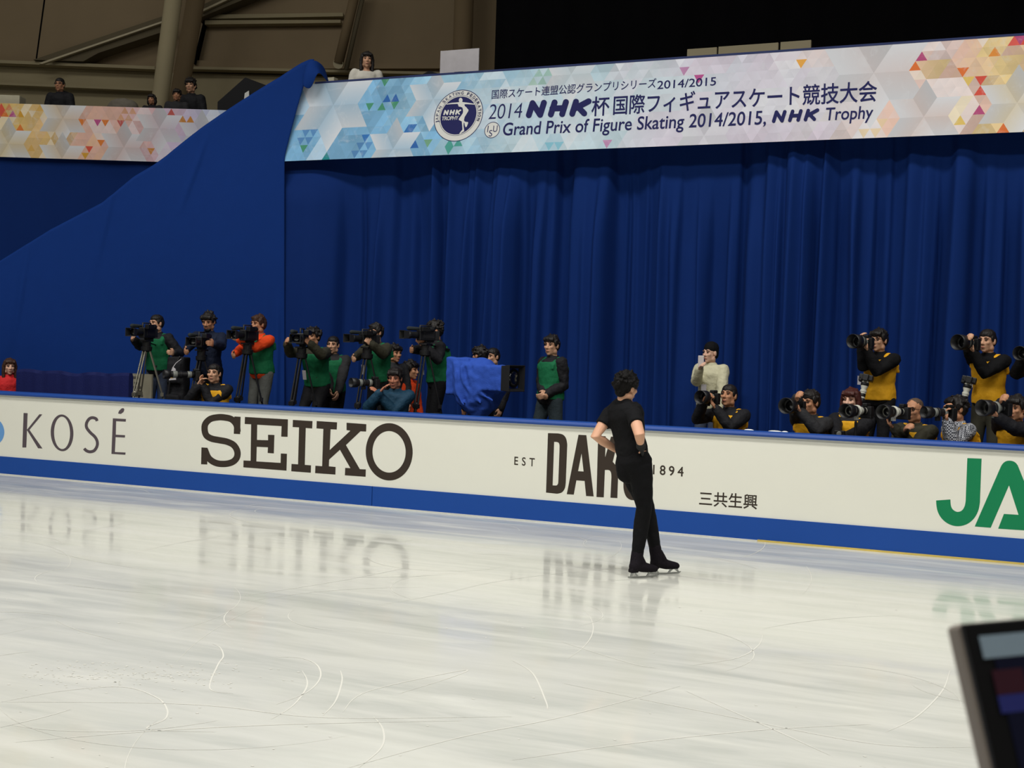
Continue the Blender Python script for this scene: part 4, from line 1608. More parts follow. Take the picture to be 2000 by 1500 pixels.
def tripod(label, top, fl, m, spread=.42, turn=0.3, group=None):
    """three-legged stand carrying the point top"""
    t_ = thing('tripod', label, 'tripod', (top.x, top.y, fl), group)
    c = V((top.x, top.y, fl))
    hz = top.z - fl
    bowl = top - Zv * .16
    obj('fluid_head', MB().lathe([(.05, -.17), (.075, -.15), (.078, -.10), (.06, -.09), (.06, -.03), (.05, 0)], top, Zv, 20).box(top - Zv * .012, (.11, .16, .022)), cam_black, t_)
    sp = MB()
    for i in range(3):
        a = turn + i * 2 * math.pi / 3
        o = V((math.cos(a), math.sin(a), 0))
        s = o.cross(Zv)
        foot = c + o * spread
        lg = MB()
        a0 = bowl + o * .05
        for q in (-.022, .022):
            lg.tube([a0 + s * q, a0.lerp(foot, .55) + s * q], .011, 8)
        lg.tube([a0.lerp(foot, .5), foot + Zv * .012], .014, 8)
        lg.box(a0.lerp(foot, .53), (.075, .045, .05), (s, o, Zv))
        lg.ell(foot + Zv * .012, (.022, .022, .012))
        obj('leg', lg, m, t_)
        mid_ = a0.lerp(foot, .60)
        sp.tube([V((c.x, c.y, mid_.z - .02)), mid_], .009, 6)
    obj('spreader', sp, cam_black, t_)
    return t_


def video_camera(label, p, d, group=None, light=False, mic=True, fin=True, scale=1.0, tilt=0):
    """shoulder video camera on a stand, body centre p"""
    d = V(d) + Zv * math.tan(rad(tilt))
    r, f, u = B = frame(d)
    k = scale
    t_ = thing('video_camera', label, 'camera', tuple(p), group)
    mb = MB()
    mb.box(p, (.105 * k, .26 * k, .15 * k), B)
    mb.box(p - f * .05 * k - u * .085 * k, (.07 * k, .14 * k, .03 * k), B)
    bo = obj('camera_body', mb, cam_black, t_, bevel=.012)
    obj('side_panel', MB().box(p - r * .054 * k + u * .01 - f * .02 * k, (.006, .18 * k, .10 * k), B), cam_dark, bo, bevel=.003)
    obj('battery', MB().box(p - f * .165 * k, (.09 * k, .07 * k, .13 * k), B), cam_dark, t_, bevel=.008)
    hd = MB().tube([p + f * .10 * k + u * .075 * k, p + f * .10 * k + u * .135 * k, p - f * .08 * k + u * .135 * k, p - f * .10 * k + u * .075 * k], .013 * k, 8)
    obj('handle', hd, cam_dark, t_, smooth=True)
    s = p + f * .13 * k
    obj('lens', MB().lathe([(.045 * k, 0), (.05 * k, .04 * k), (.047 * k, .1 * k), (.056 * k, .13 * k), (.056 * k, .18 * k)], s, f, 26), cam_black, t_, smooth=True)
    obj('lens_hood', MB().rings([[s + f * y + r * x * w_ + u * z * w_ for x, z in ((-.062 * k, -.05 * k), (.062 * k, -.05 * k), (.062 * k, .05 * k), (-.062 * k, .05 * k))] for y, w_ in ((.17 * k, .9), (.26 * k, 1.2), (.26 * k, 1.1), (.18 * k, .8))], caps=False), cam_dark, t_)
    obj('front_glass', MB().lathe([(.05 * k, .181 * k), (.03 * k, .187 * k), (.002, .19 * k)], s, f, 22), lens_glass, t_, smooth=True)
    if fin:
        vf = MB().box(p - r * .085 * k + f * .06 * k + u * .085 * k, (.065 * k, .13 * k, .065 * k), B)
        vf.lathe([(.034 * k, 0), (.038 * k, .05 * k), (.03 * k, .075 * k)], p - r * .085 * k - f * .005 * k + u * .085 * k, -f, 18)
        obj('viewfinder', vf, cam_black, t_, bevel=.006)
    if mic:
        obj('microphone', MB().tube([p + r * .075 * k + f * .02 * k + u * .09 * k, p + r * .075 * k + f * .24 * k + u * .09 * k], [.022 * k, .03 * k], 12), foam, t_, smooth=True)
    obj('pan_handle', MB().tube([p - u * .12 * k + r * .05, p - u * .17 * k - f * .36 * k + r * .10, p - u * .19 * k - f * .46 * k + r * .11], [.009, .009, .014], 8), cam_black, t_, smooth=True)
    if light:
        obj('tally_lamp', MB().ell(p - f * .15 * k + u * .10 * k - r * .03, (.012, .012, .010)), tally, t_, smooth=True, label='glowing pink tally lamp')
    return t_
# ================================================================== the skater
glove_m = mat('black_glove', (26, 26, 28), .8, .1, 20)
shirt_m = mat('black_training_shirt', (21, 21, 23), .85, .12, 14, .3, 35, spec=.12)
tight_m = mat('black_training_trousers', (18, 18, 20), .8, .12, 14, .3, 30, spec=.12)
boot_m = mat('black_boot_cover', (24, 20, 26), .85, .15, 24, .3, 60, spec=.15)
steel = mat('blade_steel', (176, 178, 176), .25, .05, 10, metal=.9)
zs = (onZ(1262, 1128, 0) - CAM).dot(F)
near, far = Zv * 0, Zv * 0
Pz = lambda x, y, o=0.0: dep(x, y, zs + o)


def build_skater():
    J = Pose()
    J.H = H = 1.71
    J.fl = 0.0
    k = J.k = 1.0
    hf = _R0 * .76 + _f2 * .64
    hfp = (hf * math.cos(rad(8)) - Zv * math.sin(rad(8)))
    J.B = frame(hfp, (Zv + _R0 * .06).normalized())
    J.head = Pz(1224, 757)
    J.f = (_R0 * .55 + _f2 * .83).normalized()
    J.r = J.f.cross(Zv)
    J.N = Pz(1218, 785, .01)
    J.P = Pz(1237, 899, 0)
    J.s = (J.N - J.P).normalized()
    J.sh = {1: Pz(1237, 808, -.13), -1: Pz(1192, 807, .12)}
    J.el = {1: Pz(1249, 848, -.34), -1: Pz(1163, 852, .02)}
    J.wr = {1: Pz(1251, 868, -.20), -1: Pz(1203, 878, .18)}
    J.hd = {1: (Pz(1257, 889, -.07) - Pz(1251, 868, -.20)).normalized(), -1: (Pz(1222, 884, .26) - J.wr[-1]).normalized()}
    J.pn = {1: (J.P - J.wr[1]).normalized(), -1: -J.f}
    J.curl = {1: .55, -1: .5}
    J.hip = {1: Pz(1250, 907, -.05), -1: Pz(1229, 905, .06)}
    J.kn = {1: Pz(1258, 992, -.03), -1: Pz(1263, 990, .10)}
    J.an = {1: Pz(1244, 1086, -.02), -1: Pz(1281, 1077, .16)}
    J.ft = {}
    org = V((J.an[1].x, J.an[1].y, 0))
    t_ = thing('person', 'skater in black seen from behind, hands on hips, standing on the ice', 'person', tuple(org))
    P = lambda x, y, z: J.head + (J.B[0] * x + J.B[1] * y + J.B[2] * z) * k
    mb = MB()
    head_parts(mb, J.head, J.B, k)
    mb.tube([J.N - J.s * .05, J.N.lerp(P(0, -.03, -.07), .5), P(0, -.025, -.03)], [.058, .051, .054], 16)
    torso(mb, J, -.010, -.13, 1.02)
    for sd in (1, -1):
        mb.tube([J.N - J.s * .08, J.sh[sd]], [.058, .052], 12)
        limb(mb, J.sh[sd], J.el[sd], J.wr[sd], [.054, .046, .042, .029], 0)
        add_hand(mb, J.wr[sd], J.hd[sd], J.pn[sd], sd, J.curl[sd], k * (.70 if sd == 1 else 1))
        mb.tube([J.hip[sd], J.hip[sd].lerp(J.kn[sd], .5), J.kn[sd], J.kn[sd].lerp(J.an[sd], .4), J.an[sd]], [.08, .066, .048, .048, .036], 14)
    body = obj('body', remesh(mb, .0055, 7, origin=org), mat('skin_warm', (212, 162, 132), .5, .05, 14, spec=.3), t_)
    for sd in (1, -1):
        obj('eye', MB().ell(P(sd * .032, .0865, .006), (.0145, .006, .0058), J.B, 10, 6), eye_d, body, smooth=True)
        obj('eyebrow', MB().tube([P(sd * .014, .092, .027), P(sd * .032, .0925, .031), P(sd * .052, .079, .027)], [.0035, .0042, .0025], 7), hair_k, body, smooth=True)
    obj('lips', MB().ell(P(0, .0925, -.066), (.021, .007, .0062), J.B, 10, 6), lip_m, body, smooth=True)
    # thick tousled hair
    hm = MB()
    E = lambda x, y, z, a, b_, d: hm.ell(P(x, y, z), (a, b_, d), J.B)
    E(0, -.012, .062, .088, .102, .072)
    E(0, -.048, .018, .090, .075, .088)
    E(0, -.066, -.040, .060, .038, .052)
    E(0, .070, .072, .060, .032, .030)
    for s_ in (-1, 1):
        E(s_ * .068, .030, .040, .018, .036, .045)
    rn = random.Random(77)
    for i in range(130):
        a, z = rn.uniform(0, 6.28), rn.uniform(-.75, 1)
        d = V((math.cos(a) * math.sqrt(1 - z * z), math.sin(a) * math.sqrt(1 - z * z), z))
        if (d.y > .35 and d.z < .55) or (d.z < -.15 and d.y > -.45):
            continue
        p = V((d.x * .080, d.y * .094 - .014, d.z * .088 + .032))
        sw = V((rn.uniform(-.7, .7), rn.uniform(-.7, .4), rn.uniform(-.8, .35)))
        q = p + (d + sw * .6).normalized() * rn.uniform(.022, .046)
        m2 = (p + q) / 2 + d * .008
        hm.tube([P(*p), P(*m2), P(*q)], [.020, .015, .004], 7)
    obj('hair', remesh(hm, .005, 2, .006, .025, org), mat('jet_black_hair', (14, 12, 12), .65, .2, 60, .3, 120, spec=.15), t_)
    # short sleeved shirt, hem bunched over the waistband
    mb = MB()
    tab = [(-.06, .074, .072), (.02, .074, .068), (.10, .074, .064), (.22, .082, .062), (.36, .078, .058), (.56, .086, .064), (.76, .096, .070), (.90, .090, .060), (.97, .064, .048)]
    torso(mb, J, .010, -.06, .97, tab=tab, n=26)
    for sd in (1, -1):
        mb.tube([J.N - J.s * .075, J.sh[sd]], [.062, .066], 14)
        e = J.sh[sd].lerp(J.el[sd], .52)
        mb.tube([J.sh[sd], J.sh[sd].lerp(e, .5), e], [.066, .066, .064], 16, round_ends=False)
        mb.ell(J.sh[sd], (.066, .066, .062))
    mb.tube([J.N - J.s * .06, J.N + (J.head - J.N) * .10, J.N + (J.head - J.N) * .30], [.082, .066, .058], 16, round_ends=False)
    for sd in (1, -1):
        mb.tube([J.N + J.s * .015, J.N.lerp(J.sh[sd], .5) + J.s * .012, J.sh[sd]], [.052, .056, .060], 14)
    for i, (dy, rr) in enumerate(((.015, .012), (.05, .014))):
        c = J.P + J.s * dy
        ring = []
        for j in range(25):
            a = 2 * math.pi * j / 24
            x = J.r * (math.cos(a) * .122) + J.f * (math.sin(a) * .112) + Zv * (.014 * math.sin(3 * a + i * 2))
            ring.append(c + x)
        mb.tube(ring, rr, 8, round_ends=False)
    obj('shirt', remesh(mb, .008, 2, .014, .09, org), shirt_m, t_)
    # trousers, loose over the calves, stirrups over the boots
    mb = MB()
    tab2 = [(-.22, .070, .062), (-.13, .086, .076), (-.02, .092, .080), (.08, .082, .068), (.16, .074, .060)]
    torso(mb, J, .006, -.22, .16, tab=tab2, n=24)
    mb.ell(J.P - J.f * .045 - J.s * .060 + J.r * .050, (.10, .092, .12))
    mb.ell(J.P - J.f * .045 - J.s * .070 - J.r * .048, (.10, .092, .13))
    for sd in (1, -1):
        h, kn, an = J.hip[sd], J.kn[sd], J.an[sd]
        mb.tube([h, h.lerp(kn, .35), h.lerp(kn, .7), kn, kn.lerp(an, .3), kn.lerp(an, .62), kn.lerp(an, .93)], [.106, .100, .084, .068, .066, .060, .050], 18, round_ends=False)
    obj('trousers', remesh(mb, .008, 2, .014, .10, org), tight_m, t_)
    # black glove on the near hand
    mb = MB()
    kk = 1.2
    add_hand(mb, J.wr[1] + (J.el[1] - J.wr[1]).normalized() * .004, J.hd[1], J.pn[1], 1, J.curl[1], kk)
    mb.tube([J.wr[1] + (J.el[1] - J.wr[1]).normalized() * .035, J.wr[1], J.wr[1] + J.hd[1] * .03], [.036, .036, .042], 12)
    obj('glove', remesh(mb, .0055, 1, origin=org), glove_m, t_)
    # boots and blades
    for sd, hx, tx, yb, yt, o in ((1, (1232, 1129.5), (1281, 1127), 0, 0, 0), (-1, (1274, 1122), (1322, 1121), 0, 0, 0)):
        a = onZ(hx[0], hx[1], 0)
        b_ = onZ(tx[0], tx[1], 0)
        fd = (b_ - a).normalized()
        L = .27
        a = (a + b_) / 2 - fd * L / 2
        b_ = a + fd * L
        side = fd.cross(Zv)
        q = lambda t, z, s_=0: a + fd * (L * t) + Zv * z + side * s_
        mb = MB()
        mb.tube([q(.12, .098), q(.30, .100), q(.52, .088), q(.74, .076), q(.90, .072)], [(.038, .044), (.040, .046), (.044, .044), (.046, .036), (.036, .028)], 16, flat=side)
        an = J.an[sd]
        mb.tube([q(.20, .10), q(.20, .10).lerp(an, .6), an + (J.kn[sd] - an).normalized() * .03, an + (J.kn[sd] - an).normalized() * .075], [.052, .052, .053, .050], 16)
        mb.tube([q(.45, .11), q(.30, .17).lerp(an, .4)], [.038, .046], 12)
        mb.box(q(.13, .062), (.062, .07, .026), (side, fd, Zv))
        bt_ = obj('boot', remesh(mb, .007, 2, .006, .06, org), boot_m, t_)
        bl = MB()
        prof_ = [(-.06, .004), (0, .0), (.5, -.0), (.98, .003), (1.06, .016), (1.06, .024), (.96, .018), (.5, .013), (-.05, .016)]
        bl.prism([q(t, z + .001, -.002) for t, z in prof_], side * .004)
        bl.prism([q(t, z, -.004) for t, z in ((.02, .012), (.08, .012), (.16, .054), (.06, .054))], side * .008)
        bl.prism([q(t, z, -.004) for t, z in ((.26, .012), (.31, .012), (.20, .054), (.13, .054))], side * .008)
        bl.prism([q(t, z, -.004) for t, z in ((.60, .012), (.66, .012), (.80, .046), (.70, .050))], side * .008)
        bl.prism([q(t, z, -.004) for t, z in ((.96, .016), (1.02, .016), (.92, .048), (.80, .046))], side * .008)
        bl.prism([q(t, z, -.020) for t, z in ((.02, .052), (.24, .054), (.24, .050), (.02, .048))], side * .040)
        bl.prism([q(t, z, -.024) for t, z in ((.62, .050), (.94, .048), (.94, .044), (.62, .046))], side * .048)
        obj('blade', bl, steel, bt_)
    return t_


build_skater()

# ================================================================== laptop close to the photographer
TL = dep(1876, 1216, .800)
ev = (dep(1941, 1500, .772) - TL).normalized()
eh = (dep(2000, 1198, .815) - TL)
eh = (eh - ev * eh.dot(ev)).normalized()
en = eh.cross(ev).normalized()                    # towards the back of the lid
if en.dot(F) < 0:
    en = -en
Lw, Lhh = .33, .225
org = TL + ev * Lhh
lp = thing('laptop', 'open laptop with dark screen and silver edge close at the lower right corner', 'laptop', tuple(org))
Bl = (eh, en, -ev)
lc = TL + eh * Lw / 2 + ev * Lhh / 2
obj('lid', MB().box(lc + en * .010, (Lw, .014, Lhh), Bl), mat('silver_lid', (168, 158, 148), .4, .03, 6), lp, bevel=.003)
obj('bezel', MB().box(lc + en * .001, (Lw - .002, .005, Lhh - .002), Bl), mat('black_bezel', (12, 12, 14), .4, .03, 6), lp, bevel=.001)
scr = MB().box(lc - en * .0018, (Lw - .034, .001, Lhh - .034), Bl)
so_ = obj('screen', scr, mat('dark_screen', (13, 15, 34), .3, .1, 4, emit=.2), lp)
at = lambda x, y, o=-.0026: TL + eh * x + ev * y + en * o


def patch(nm, x0, y0, x1, y1, m, lab):
    obj(nm, MB().add([at(x0, y0), at(x1, y0), at(x1, y1), at(x0, y1)], [(0, 1, 2, 3)]), m, so_, label=lab)


patch('toolbar', .009, .0095, .31, .0235, mat('grey_toolbar', (104, 118, 126), .4, .06, 60, emit=.4), 'grey strip along the top of the screen')
patch('window_pane', .0125, .031, .035, .046, mat('dark_red_pane', (46, 18, 28), .4, .2, 60, emit=.25), 'dark red block on the screen')
patch('window_pane', .0125, .0463, .25, .057, mat('dark_blue_pane', (34, 38, 92), .4, .1, 60, emit=.25), 'dark blue block on the screen')
bd_ = -_f2 * 1.0
base_n = -en
base_n = V((base_n.x, base_n.y, 0)).normalized()
eh2 = V((eh.x, eh.y, 0)).normalized()
c0 = TL + eh * Lw / 2 + ev * (Lhh + .004)
obj('keyboard_base', MB().box(c0 + base_n * .115 - Zv * .004, (Lw, .235, .016), (eh2, base_n, Zv)), MATS['silver_lid'], lp, bevel=.003)
kb = MB()
for i in range(5):
    for j in range(13):
        kb.box(c0 + base_n * (.035 + .019 * i) + eh2 * (-.138 + .023 * j) + Zv * .0055, (.019, .015, .003), (eh2, base_n, Zv))
obj('keyboard', kb, MATS['black_bezel'], lp)
dt = c0.z - .0125
dk = thing('desk', 'plain grey desk under the laptop at the near side of the rink', 'desk', (c0.x, c0.y, .66))
obj('desk_top', MB().box((c0.x + .25, .60, dt - .015), (1.4, .62, .03)), mat('grey_desk', (120, 118, 114), .6), dk, bevel=.004)
for sx_ in (-.62, .62):
    for sy_ in (-.25, .25):
        obj('leg', MB().box((c0.x + .25 + sx_, .60 + sy_, (dt - .03 + .66) / 2), (.04, .04, dt - .03 - .66)), MATS['dark_metal'], dk)
# ================================================================== crew behind the boards
def up_hand(J, sd):
    J.pn[sd] = (Zv * .9 + J.f * .1)


def crew(label, px, py, Y, fl, phi, H=None, lean=6, hr=None, hl=None, pitch=0, hphi=None, stance='stand', **k):
    """standing or kneeling person, top of the head seen at px, py on the plane Y"""
    T = onY(px, py, Y)
    f = look(T, phi)
    hf = look(T, hphi) if hphi is not None else None
    if H is None:
        H = T.z - fl if stance == 'stand' else 1.70
    kp = {q: k.pop(q) for q in ('er', 'el', 'step', 'side', 'wide') if q in k}
    J = pose(T, H, fl, f, lean, headf=hf, pitch=pitch, hr=hr, hl=hl, stance=stance, **kp)
    cu = k.pop('curl', None)
    if cu is not None:
        J.curl = {1: cu, -1: cu}
    if k.pop('lefty_up', False):
        up_hand(J, -1)
    return person(label, J, **k)


GB = 'camera crew in green bibs'
YBG = 'photographers in yellow bibs'

# --- left: video crews on the platform
vy = 14.42


def vcrew(label, p, phi, tilt=0, **k):
    c = onY(p[0], p[1], vy)
    return video_camera(label, c, look(c, phi), tilt=tilt, **k), c


v, c = vcrew('bulky black video camera on the silver tripod, leftmost of the crew', (287, 650), 36, scale=1.0)
tripod('silver tripod carrying the leftmost video camera', c - Zv * .10, RISER, silver_leg, .40, -1.5708)
crew('person in green bib and jeans behind the silver tripod', 306, 613, 14.85, RISER, 35, hr=onY(262, 664, vy), hl=onY(340, 690, 14.75), hphi=50, er=(0, 0, -1), skin=skin_a, hair=hair_k, style='crop', jacket=black_jacket, bib=green_bib, trousers=jeans, seed=1, group=GB, lefty_up=False, puff=.008)

v, c = vcrew('black video camera in front of the bearded person', (394, 668), 22, scale=1.0)
tripod('dark tripod under the bearded person\'s video camera', c - Zv * .10, RISER, black_leg, .36, -1.5708)
crew('bearded person in dark navy jacket looking down at a video camera', 406, 609, 14.85, RISER, 22, hr=onY(364, 683, vy - .02), hl=onY(418, 672, vy + .1), pitch=-14, skin=skin_b, hair=hair_k, style='messy', beard=True, jacket=navy_jacket, trousers=black_pants, seed=2)

v, c = vcrew('black video camera with a pink tally lamp before the orange sleeve', (484, 655), 34, light=True, scale=1.0)
tripod('black tripod under the video camera with the pink lamp', c - Zv * .10, RISER, black_leg, .34, -1.5708)
crew('person in orange jacket with green bib and grey jeans', 505, 614, 14.85, RISER, 48, hr=onY(458, 692, vy), hl=onY(468, 664, vy), er=(.2, 0, -1), skin=skin_b, hair=hair_br, style='short', jacket=orange_jacket, bib=green_bib, trousers=grey_jeans, seed=3, group=GB)

v, c = vcrew('black video camera hiding the face of its operator, fourth from the left', (590, 662), 14, scale=1.0)
tripod('black tripod in front of the operator with hidden face', c - Zv * .10, RISER, black_leg, .34, -1.5708)
crew('person in green bib bending behind the fourth video camera', 612, 638, 14.85, RISER, 30, H=1.68, lean=14, hr=onY(561, 672, vy), hl=onY(606, 672, vy + .05), skin=skin_b, hair=hair_k, style='messy', jacket=olive_jacket, bib=green_bib, bibtag=[(.05, .35)], trousers=black_pants, seed=4, group=GB)

crew('person in green bib with crossed hands, standing between two video cameras', 651, 655, 15.45, PIT, 18, H=1.66, lean=2, hr=onY(650, 780, 15.2), hl=onY(658, 777, 15.2), er=(0, 1, -.3), el=(0, 1, -.3), skin=skin_a, hair=hair_k, style='crop', jacket=char_jacket, bib=green_bib, trousers=black_pants, seed=5, group=GB, curl=.6)

v, c = vcrew('black video camera with a large foam microphone before the spectacled operator', (718, 662), 50, scale=.9)
tripod('black tripod under the camera with the foam microphone', c - Zv * .10, RISER, black_leg, .34, -1.5708)
crew('person with glasses in green bib at the foam microphone camera', 734, 630, 14.85, RISER, 45, hr=onY(691, 700, vy), hl=onY(726, 672, vy), glasses=True, skin=skin_a, hair=hair_k, style='short', jacket=olive_jacket, bib=green_bib, bibtag=[(.07, .35)], trousers=black_pants, seed=6, group=GB, lean=8)
crew('dark haired person turned away behind the spectacled operator', 772, 672, 15.5, PIT, -35, H=1.60, lean=6, skin=skin_b, hair=hair_k, style='messy', jacket=char_jacket, trousers=black_pants, seed=7)

v, c = vcrew('black video camera with long viewfinder tube beside the blue covered camera', (832, 655), 60, scale=.9)
tripod('tall black tripod beside the blue covered camera', c - Zv * .10, RISER, black_leg, .34, -1.5708)
crew('person in green bib seen from the side, eye at the viewfinder', 849, 625, 14.85, RISER, 76, hr=onY(803, 684, vy), hl=onY(830, 676, vy), skin=skin_b, hair=hair_k, style='messy', jacket=black_jacket, bib=green_bib, bibtag=[(.02, .30)], trousers=black_pants, seed=8, group=GB, lean=4)

crew('dark haired person in black half hidden behind the blue covered camera', 938, 675, 14.75, PIT, 130, H=1.56, lean=8, skin=skin_b, hair=hair_k, style='messy', jacket=black_jacket, trousers=black_pants, seed=9)
crew('short haired person looking left over the blue covered camera', 963, 678, 15.4, PIT, 42, H=1.56, lean=2, skin=skin_a, hair=hair_k, style='crop', jacket=black_jacket, bib=mat('dark_green_bib', (22, 66, 44), .8, .1, 10, .3, 22), trousers=black_pants, seed=10)

crew('person in green vest over black puffy jacket standing alone in jeans', 1078, 653, 14.9, PIT, 52, lean=-3, hr=onY(1060, 768, 14.75), hl=onY(1070, 768, 14.70), el=(.25, .35, -.6), step=(.22, -.12), hphi=30, skin=skin_a, hair=hair_k, style='bangs', jacket=black_jacket, puff=.02, bib=green_bib, trousers=mat('dark_jeans', (44, 56, 62), .85, .2, 14, .3, 60), seed=11)

crew('person in cream jacket and dark beanie holding up a white phone', 1388, 669, 16.2, PIT, 30, lean=0, hr=onY(1366, 722, 15.88), hl=onY(1404, 800, 15.95), er=(-.2, 0, -1), hphi=40, hat='beanie', skin=skin_f, hair=hair_br, jacket=cream_jacket, trousers=jeans, badge=-.01, seed=12, curl=.75)
p = onY(1369, 706, 15.80)
B = frame(look(p, 20))
ph = thing('mobile_phone', 'white mobile phone held up by the person in cream jacket', 'phone', tuple(p))
obj('phone_case', MB().box(p, (.078, .011, .15), B), mat('white_phone', (205, 196, 194), .35), ph, bevel=.006)
obj('screen', MB().box(p - B[1] * .0065, (.066, .002, .12), B), lens_glass, ph)

# --- kneeling photographers on the left
p = onY(384, 732, 13.85)
d = look(p, 74)
a, b_ = grip(p, d, .34, .062)
crew('kneeling person in black with yellow bib straps below the bearded person', 419, 709, 13.98, PIT, 30, lean=6, stance='kneel', hr=onY(386, 754, 13.78), hl=onY(398, 756, 13.85), hphi=20, pitch=4, skin=skin_a, hair=hair_k, style='crop', jacket=black_jacket, bib=yellow_bib, seed=13, group=YBG, lefty_up=True, curl=.6)
dslr('long black lens with a pale ring held by the kneeling person below the bearded one', p, d, .34, .062)
p = onY(733, 748, 13.8)
crew('kneeling person in teal jacket raising a hand beside a camera', 771, 717, 13.92, PIT, 14, lean=6, stance='kneel', hr=onY(741, 768, 13.70), hl=onY(744, 775, 13.75), er=(-.6, 0, -.7), pitch=-6, skin=mat('skin_ruddy', (178, 116, 90), .55), hair=hair_k, style='bangs', jacket=teal_jacket, bib=None, seed=14, curl=.35)
dslr('black camera held low by the kneeling person in teal jacket', p, look(p, 60), .24, .06)
crew('kneeling person in orange red jacket mostly hidden behind the tall black tripod', 803, 704, 15.85, PIT, -60, lean=4, stance='kneel', skin=skin_b, hair=hair_k, style='messy', jacket=orange_jacket, seed=15)

# --- right: kneeling photographers close to the boards
p = onY(1394, 776, 13.95)
d = look(p, 34)
crew('kneeling person in yellow bib holding a camera away from the eye, below the cream jacket', 1426, 749, 14.15, PIT, 30, lean=2, stance='kneel', hr=onY(1374, 786, 13.85), hl=onY(1400, 800, 13.85), hphi=26, pitch=10, skin=skin_b, hair=hair_k, style='crop', jacket=black_jacket, bib=yellow_bib, seed=16, group=YBG, lefty_up=True)
dslr('black camera with wide lens hood held below the cream jacket', p, d, .13, .078)
p = onY(1560, 792, 13.62)
d = look(p, 26)
crew('kneeling person in yellow bib whose raised arm hides the face', 1583, 761, 13.85, PIT, 34, lean=8, stance='kneel', hr=onY(1556, 778, 13.50), hl=onY(1566, 806, 13.5), er=(-.5, -.3, .6), skin=skin_b, hair=hair_k, style='short', jacket=char_jacket, bib=yellow_bib, badge=-.02, seed=17, group=YBG, lefty_up=True)
dslr('black camera with wide hood under the raised arm', p, d, .16, .085)
crew('kneeling person with reddish bobbed hair holding a small camera low', 1663, 757, 14.2, PIT, 18, lean=4, stance='kneel', hr=onY(1633, 852, 13.74), hl=onY(1652, 853, 13.74), hphi=22, skin=skin_f, hair=hair_rd, style='bob', female=True, jacket=black_jacket, bib=yellow_bib, seed=18, group=YBG)
p = onY(1640, 847, 13.66)
B = frame(look(p, 10))
cc = thing('compact_camera', 'small black camera in the hands of the reddish haired person', 'camera', tuple(p))
obj('camera_body', MB().box(p, (.11, .035, .065), B), cam_black, cc, bevel=.006)
obj('lens', MB().lathe([(.026, 0), (.026, .03), (.02, .032), (.002, .033)], p + B[1] * .016, B[1], 20), ring_grey, cc, smooth=True)
p = onY(1692, 802, 13.80)
d = look(p, 30)
dslr('white long lens with a wide black mouth left of the bald person', p, d, .30, .076, lens_white, 'long white lenses on the right')
mo = thing('monopod', 'black monopod under the white lens left of the bald person', 'monopod', (p.x, p.y, PIT))
q = p + d.normalized() * .20 - Zv * .12
mo.location = (q.x, q.y, PIT)
mo['_o'] = (q.x, q.y, PIT)
obj('tube', MB().tube([q, V((q.x, q.y, .9)), V((q.x, q.y, PIT + .02))], [.015, .013, .011], 12), black_leg, mo, smooth=True)
obj('foot', MB().ell((q.x, q.y, PIT + .016), (.02, .02, .016)), shoe_m, mo, smooth=True)
p = onY(1764, 804, 13.60)
d = look(p, 30)
crew('bald kneeling person in yellow bib behind a white lens', 1786, 775, 13.82, PIT, 34, lean=6, stance='kneel', hr=onY(1766, 842, 13.5), hl=onY(1748, 838, 13.55), hphi=26, glasses=True, skin=skin_b, hair=mat('shaved_hair', (84, 66, 54), .8), style='bald', jacket=olive_jacket, bib=yellow_bib, seed=19, group=YBG, lefty_up=True)
dslr('white long lens at the eye of the bald person', p, d, .28, .074, lens_white, 'long white lenses on the right')
p = onY(1856, 806, 13.62)
d = look(p, 50)
a, b_ = grip(p, d, .22, .062)
crew('kneeling person in checked shirt and yellow bib with a black lens', 1868, 772, 13.92, PIT, 58, lean=6, stance='kneel', hr=a, hl=b_, er=(.2, -.3, -1), el=(0, -.3, -1), skin=skin_b, hair=hair_k, style='messy', jacket=checked, bib=yellow_bib, seed=20, group=YBG, lefty_up=True)
dslr('black lens held by the person in checked shirt', p, d, .22, .062)
p = onY(1962, 797, 13.50)
d = look(p, 38)
crew('kneeling person with long fringe in yellow bib at the right edge', 1986, 771, 13.8, PIT, 26, lean=4, stance='kneel', hr=onY(1955, 782, 13.42), hl=onY(1948, 815, 13.4), er=(-.5, -.2, .3), skin=skin_b, hair=hair_k, style='bangs', jacket=black_jacket, bib=yellow_bib, seed=21, group=YBG, lefty_up=True)
dslr('grey barrelled lens with wide hood at the right edge', p, d, .20, .082, ring_grey)

# --- the two tall photographers on the platform
p = onY(1694, 668, 14.62)
d = look(p, 33)
a, b_ = grip(p, d, .15, .075)
crew('tall person with glasses in yellow bib aiming a camera above the kneeling row', 1717, 641, 14.9, RISER, 36, lean=3, hr=a, hl=b_, er=(.1, .1, -1), el=(.1, -.2, -1), hphi=28, glasses=True, skin=skin_a, hair=hair_k, style='bangs', jacket=black_knit, bib=yellow_bib, trousers=black_pants, badge=.07, seed=22, group=YBG, lefty_up=True)
dslr('black camera with wide hood at the eye of the tall person with glasses', p, d, .15, .080)
p = onY(1692, 738, 14.55)
dslr('second camera with a white lens hanging at the waist of the person with glasses', p, V((-.15, -.2, -1)), .22, .045, lens_white, up=V((0, -1, 0)))
p = onY(1901, 670, 14.62)
d = look(p, 33)
a, b_ = grip(p, d, .15, .08)
crew('tall short haired person in yellow bib aiming a camera, rightmost of the two standing', 1929, 641, 14.9, RISER, 34, lean=5, hr=onY(1890, 664, 14.5), hl=b_, er=(-.3, 0, -.8), el=(.1, -.2, -1), hphi=26, skin=skin_a, hair=hair_k, style='crop', jacket=black_knit, bib=yellow_bib, trousers=mat('olive_trousers', (52, 50, 38), .85), badge=.06, seed=23, group=YBG, lefty_up=True)
dslr('black camera with wide hood at the eye of the rightmost standing person', p, d, .15, .085)
p = onY(1893, 742, 14.5)
